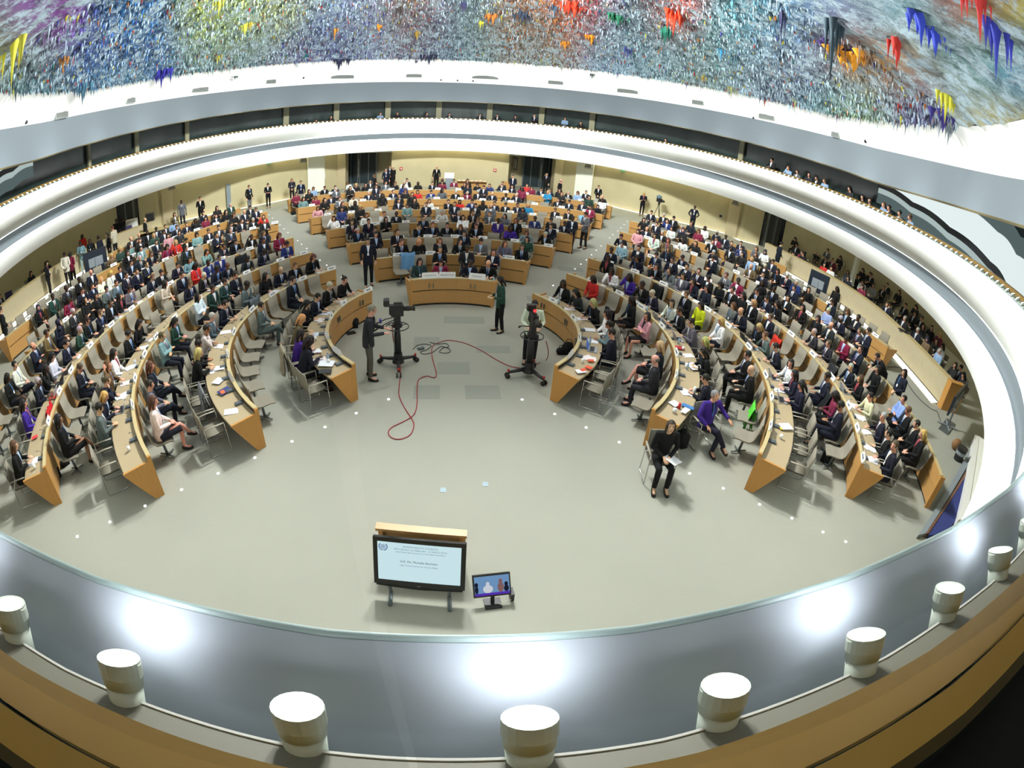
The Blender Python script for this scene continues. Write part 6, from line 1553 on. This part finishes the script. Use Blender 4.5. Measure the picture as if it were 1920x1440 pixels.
for px, py, z, c_, lab in [(381, 735, .95, (116, 118, 122), 'grey coat draped over the armchair by the end of second left desk'), (94, 770, .9, (176, 22, 28), 'red coat over the chair beside the person in black, third left desk'), (1455, 638, .9, (190, 46, 30), 'red coat over an empty chair in the outer right rows'), (1411, 765, .66, (86, 200, 60), 'bright green cloth over a grey chair before the third right desk'),
    (533, 660, .95, (150, 140, 120), 'beige coat over the armchair behind the first left desk'), (773, 478, .92, (18, 20, 26), 'black coat over the empty chair behind the front middle desk'), (764, 480, .94, (96, 140, 180), 'light blue scarf lying on the black coat by the front middle desk'), (1140, 585, .9, (18, 18, 20), 'black jacket over a chair against the second right desk'),
    (478, 565, .92, (84, 92, 98), 'grey coat on a chair near the second left desk top'), (1232, 540, .92, (16, 16, 18), 'black coat over a chair against the third right desk'), (1550, 740, .92, (20, 22, 26), 'dark coat over a chair in front of the outermost right wall'), (452, 484, .9, (16, 18, 22), 'black coat hung over a chair against third left desk'), (1560, 690, .9, (34, 34, 38), 'black scarf and jacket over a chair near the right low wall')]:
    coat(px, py, z, c_, lab)
def bag(px, py, s_, col, label, strap=True, name='bag'):
    x, y = at(px, py); m = MB(); rz = random.uniform(0, 3)
    e = empty(name, (x, y, 0), rz, label, 'bag'); m.ball((0, 0, s_[2] / 2), (s_[0] / 2, s_[1] / 2, s_[2] / 2), 14, 9); m.box((0, 0, s_[2] * .4), (s_[0] * .75, s_[1] * .72, s_[2] * .75)); build('body', m, MT['cloth'], e, True, color=s2l(*col))
    m = MB(); m.tube(curve_pts([(-s_[0] * .25, 0, s_[2] * .9), (-.05, .02, s_[2] * 1.2), (.05, .02, s_[2] * 1.2), (s_[0] * .25, 0, s_[2] * .9)], 4), .010, 6); build('handle', m, MT['black'], e)
    return e
bag(1064, 664, (.36, .22, .36), (16, 16, 18), 'black backpack on the carpet in front of the first right desk'); bag(1052, 664, (.3, .16, .2), (18, 18, 20), 'small black bag beside the backpack before the first right desk')
x = bag(1276, 836, (.34, .24, .42), (20, 20, 24), 'black backpack with orange stripes between the two armchairs on the right'); m = MB()
for s_ in (-.05, .05): m.tube([(s_, -.13, .08), (s_ * 1.3, -.135, .2), (s_, -.10, .33)], [(.02, .006)] * 3, 6)
build('orange_stripes', m, mat('orange_cloth', s2l(214, 74, 40), .7), x)
bag(108, 893, (.34, .16, .3), (16, 16, 18), 'black handbag on the floor by the end of third left desk'); bag(123, 872, (.3, .2, .16), (14, 14, 16), 'flat black bag on the floor beside the crossed legs at left'); bag(664, 612, (.42, .3, .3), (14, 14, 16), 'black bag against the front of the first left desk')
bag(1127, 424, (.3, .2, .34), (14, 14, 16), 'black bag on the floor at the right end of a rear middle desk'); bag(551, 402, (.4, .3, .18), (16, 16, 18), 'black bag on the carpet at the left end of the rearmost middle desk'); bag(1548, 868, (.34, .26, .36), (18, 18, 20), 'black rucksack under the swivel chair at the fourth right desk'); bag(160, 770, (.4, .3, .3), (18, 20, 26), 'black bag beside the empty chair before third left desk')
bag(250, 880, (.5, .3, .24), (40, 36, 34), 'dark bag under the last chair before second left desk'); bag(1365, 652, (.34, .22, .34), (30, 34, 56), 'navy rucksack on the seat of an empty chair, third right row')
x, y = at(658, 625); m = MB(); m.box((x, y, .012), (.26, .18, .02), R=Matrix.Rotation(.5, 3, 'Z')); tag(build('tablet', m, MT['black']), 'black tablet lying on the carpet before the first left desk', 'tablet')

# ---- wavy reflection of the lip in the gallery glass, painted as glowing strips
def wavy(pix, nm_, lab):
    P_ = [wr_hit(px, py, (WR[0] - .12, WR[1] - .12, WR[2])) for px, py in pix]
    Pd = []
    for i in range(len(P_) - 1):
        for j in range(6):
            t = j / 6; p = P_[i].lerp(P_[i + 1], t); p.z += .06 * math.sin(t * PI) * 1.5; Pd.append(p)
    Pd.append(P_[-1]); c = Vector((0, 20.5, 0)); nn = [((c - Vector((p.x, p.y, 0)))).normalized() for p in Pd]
    e = empty(nm_, (0, 0, 0), 0, lab, 'light feature')  # painted reflection of the lip
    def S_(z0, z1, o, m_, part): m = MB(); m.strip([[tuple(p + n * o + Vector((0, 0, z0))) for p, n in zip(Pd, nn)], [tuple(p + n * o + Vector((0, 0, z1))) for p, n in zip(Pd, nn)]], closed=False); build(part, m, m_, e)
    S_(-.10, .10, .10, MT['black'], 'dark_band'); S_(.10, 1.0, .04, MT['glow1'], 'upper_glow'); S_(-.32, -.10, .04, MT['glow2'], 'lower_glow'); S_(-.75, -.32, .03, MT['glow3'], 'lower_haze'); S_(1.0, 1.5, .03, MT['glow3'], 'upper_haze')
MT['glow1'] = emit('reflection_glow', s2l(232, 244, 244), 1.0); MT['glow2'] = emit('reflection_glow_dim', s2l(190, 208, 206), .8); MT['glow3'] = emit('reflection_glow_faint', s2l(110, 128, 128), .6)
wavy([(1650, 348), (1712, 384), (1782, 432), (1858, 498), (1890, 545), (1930, 600)], 'lip_reflection', 'white lit panels with a black wavy rail behind the right gallery glass')
wavy([(60, 296), (20, 318), (-20, 345), (-60, 380)], 'lip_reflection', 'white lit panel with a black wavy rail behind the left gallery glass')
# ---- glass balustrade in the slot of the handrail, in front of the viewer
gm = bpy.data.materials.new('balustrade_glass'); gm.use_nodes = True; nt = gm.node_tree; nt.nodes.clear()
o_ = nt.nodes.new('ShaderNodeOutputMaterial'); mx = nt.nodes.new('ShaderNodeMixShader'); tr = nt.nodes.new('ShaderNodeBsdfTransparent'); gl = nt.nodes.new('ShaderNodeBsdfGlossy'); fr = nt.nodes.new('ShaderNodeFresnel')
tr.inputs[0].default_value = (.985, .992, .988, 1); gl.inputs['Roughness'].default_value = .0; fr.inputs[0].default_value = 1.25
nt.links.new(fr.outputs[0], mx.inputs[0]); nt.links.new(tr.outputs[0], mx.inputs[1]); nt.links.new(gl.outputs[0], mx.inputs[2]); nt.links.new(mx.outputs[0], o_.inputs[0])
GT = (lipT[0] + .411, lipT[1] + .411, lipT[2])
e = empty('glass_balustrade', (0, 0, 0), 0, 'clear glass balustrade standing in the wooden handrail before the viewer', 'balustrade')
aj = math.asin(-.372 / GT[0])
for a0, a1 in ((-.36, aj - .0002), (aj + .0002, .36)):
    m = MB(); m.strip([ring(*GT, 5.405, 40, a0, a1, False), ring(*GT, 6.9, 40, a0, a1, False)], closed=False); build('pane', m, gm, e, True)
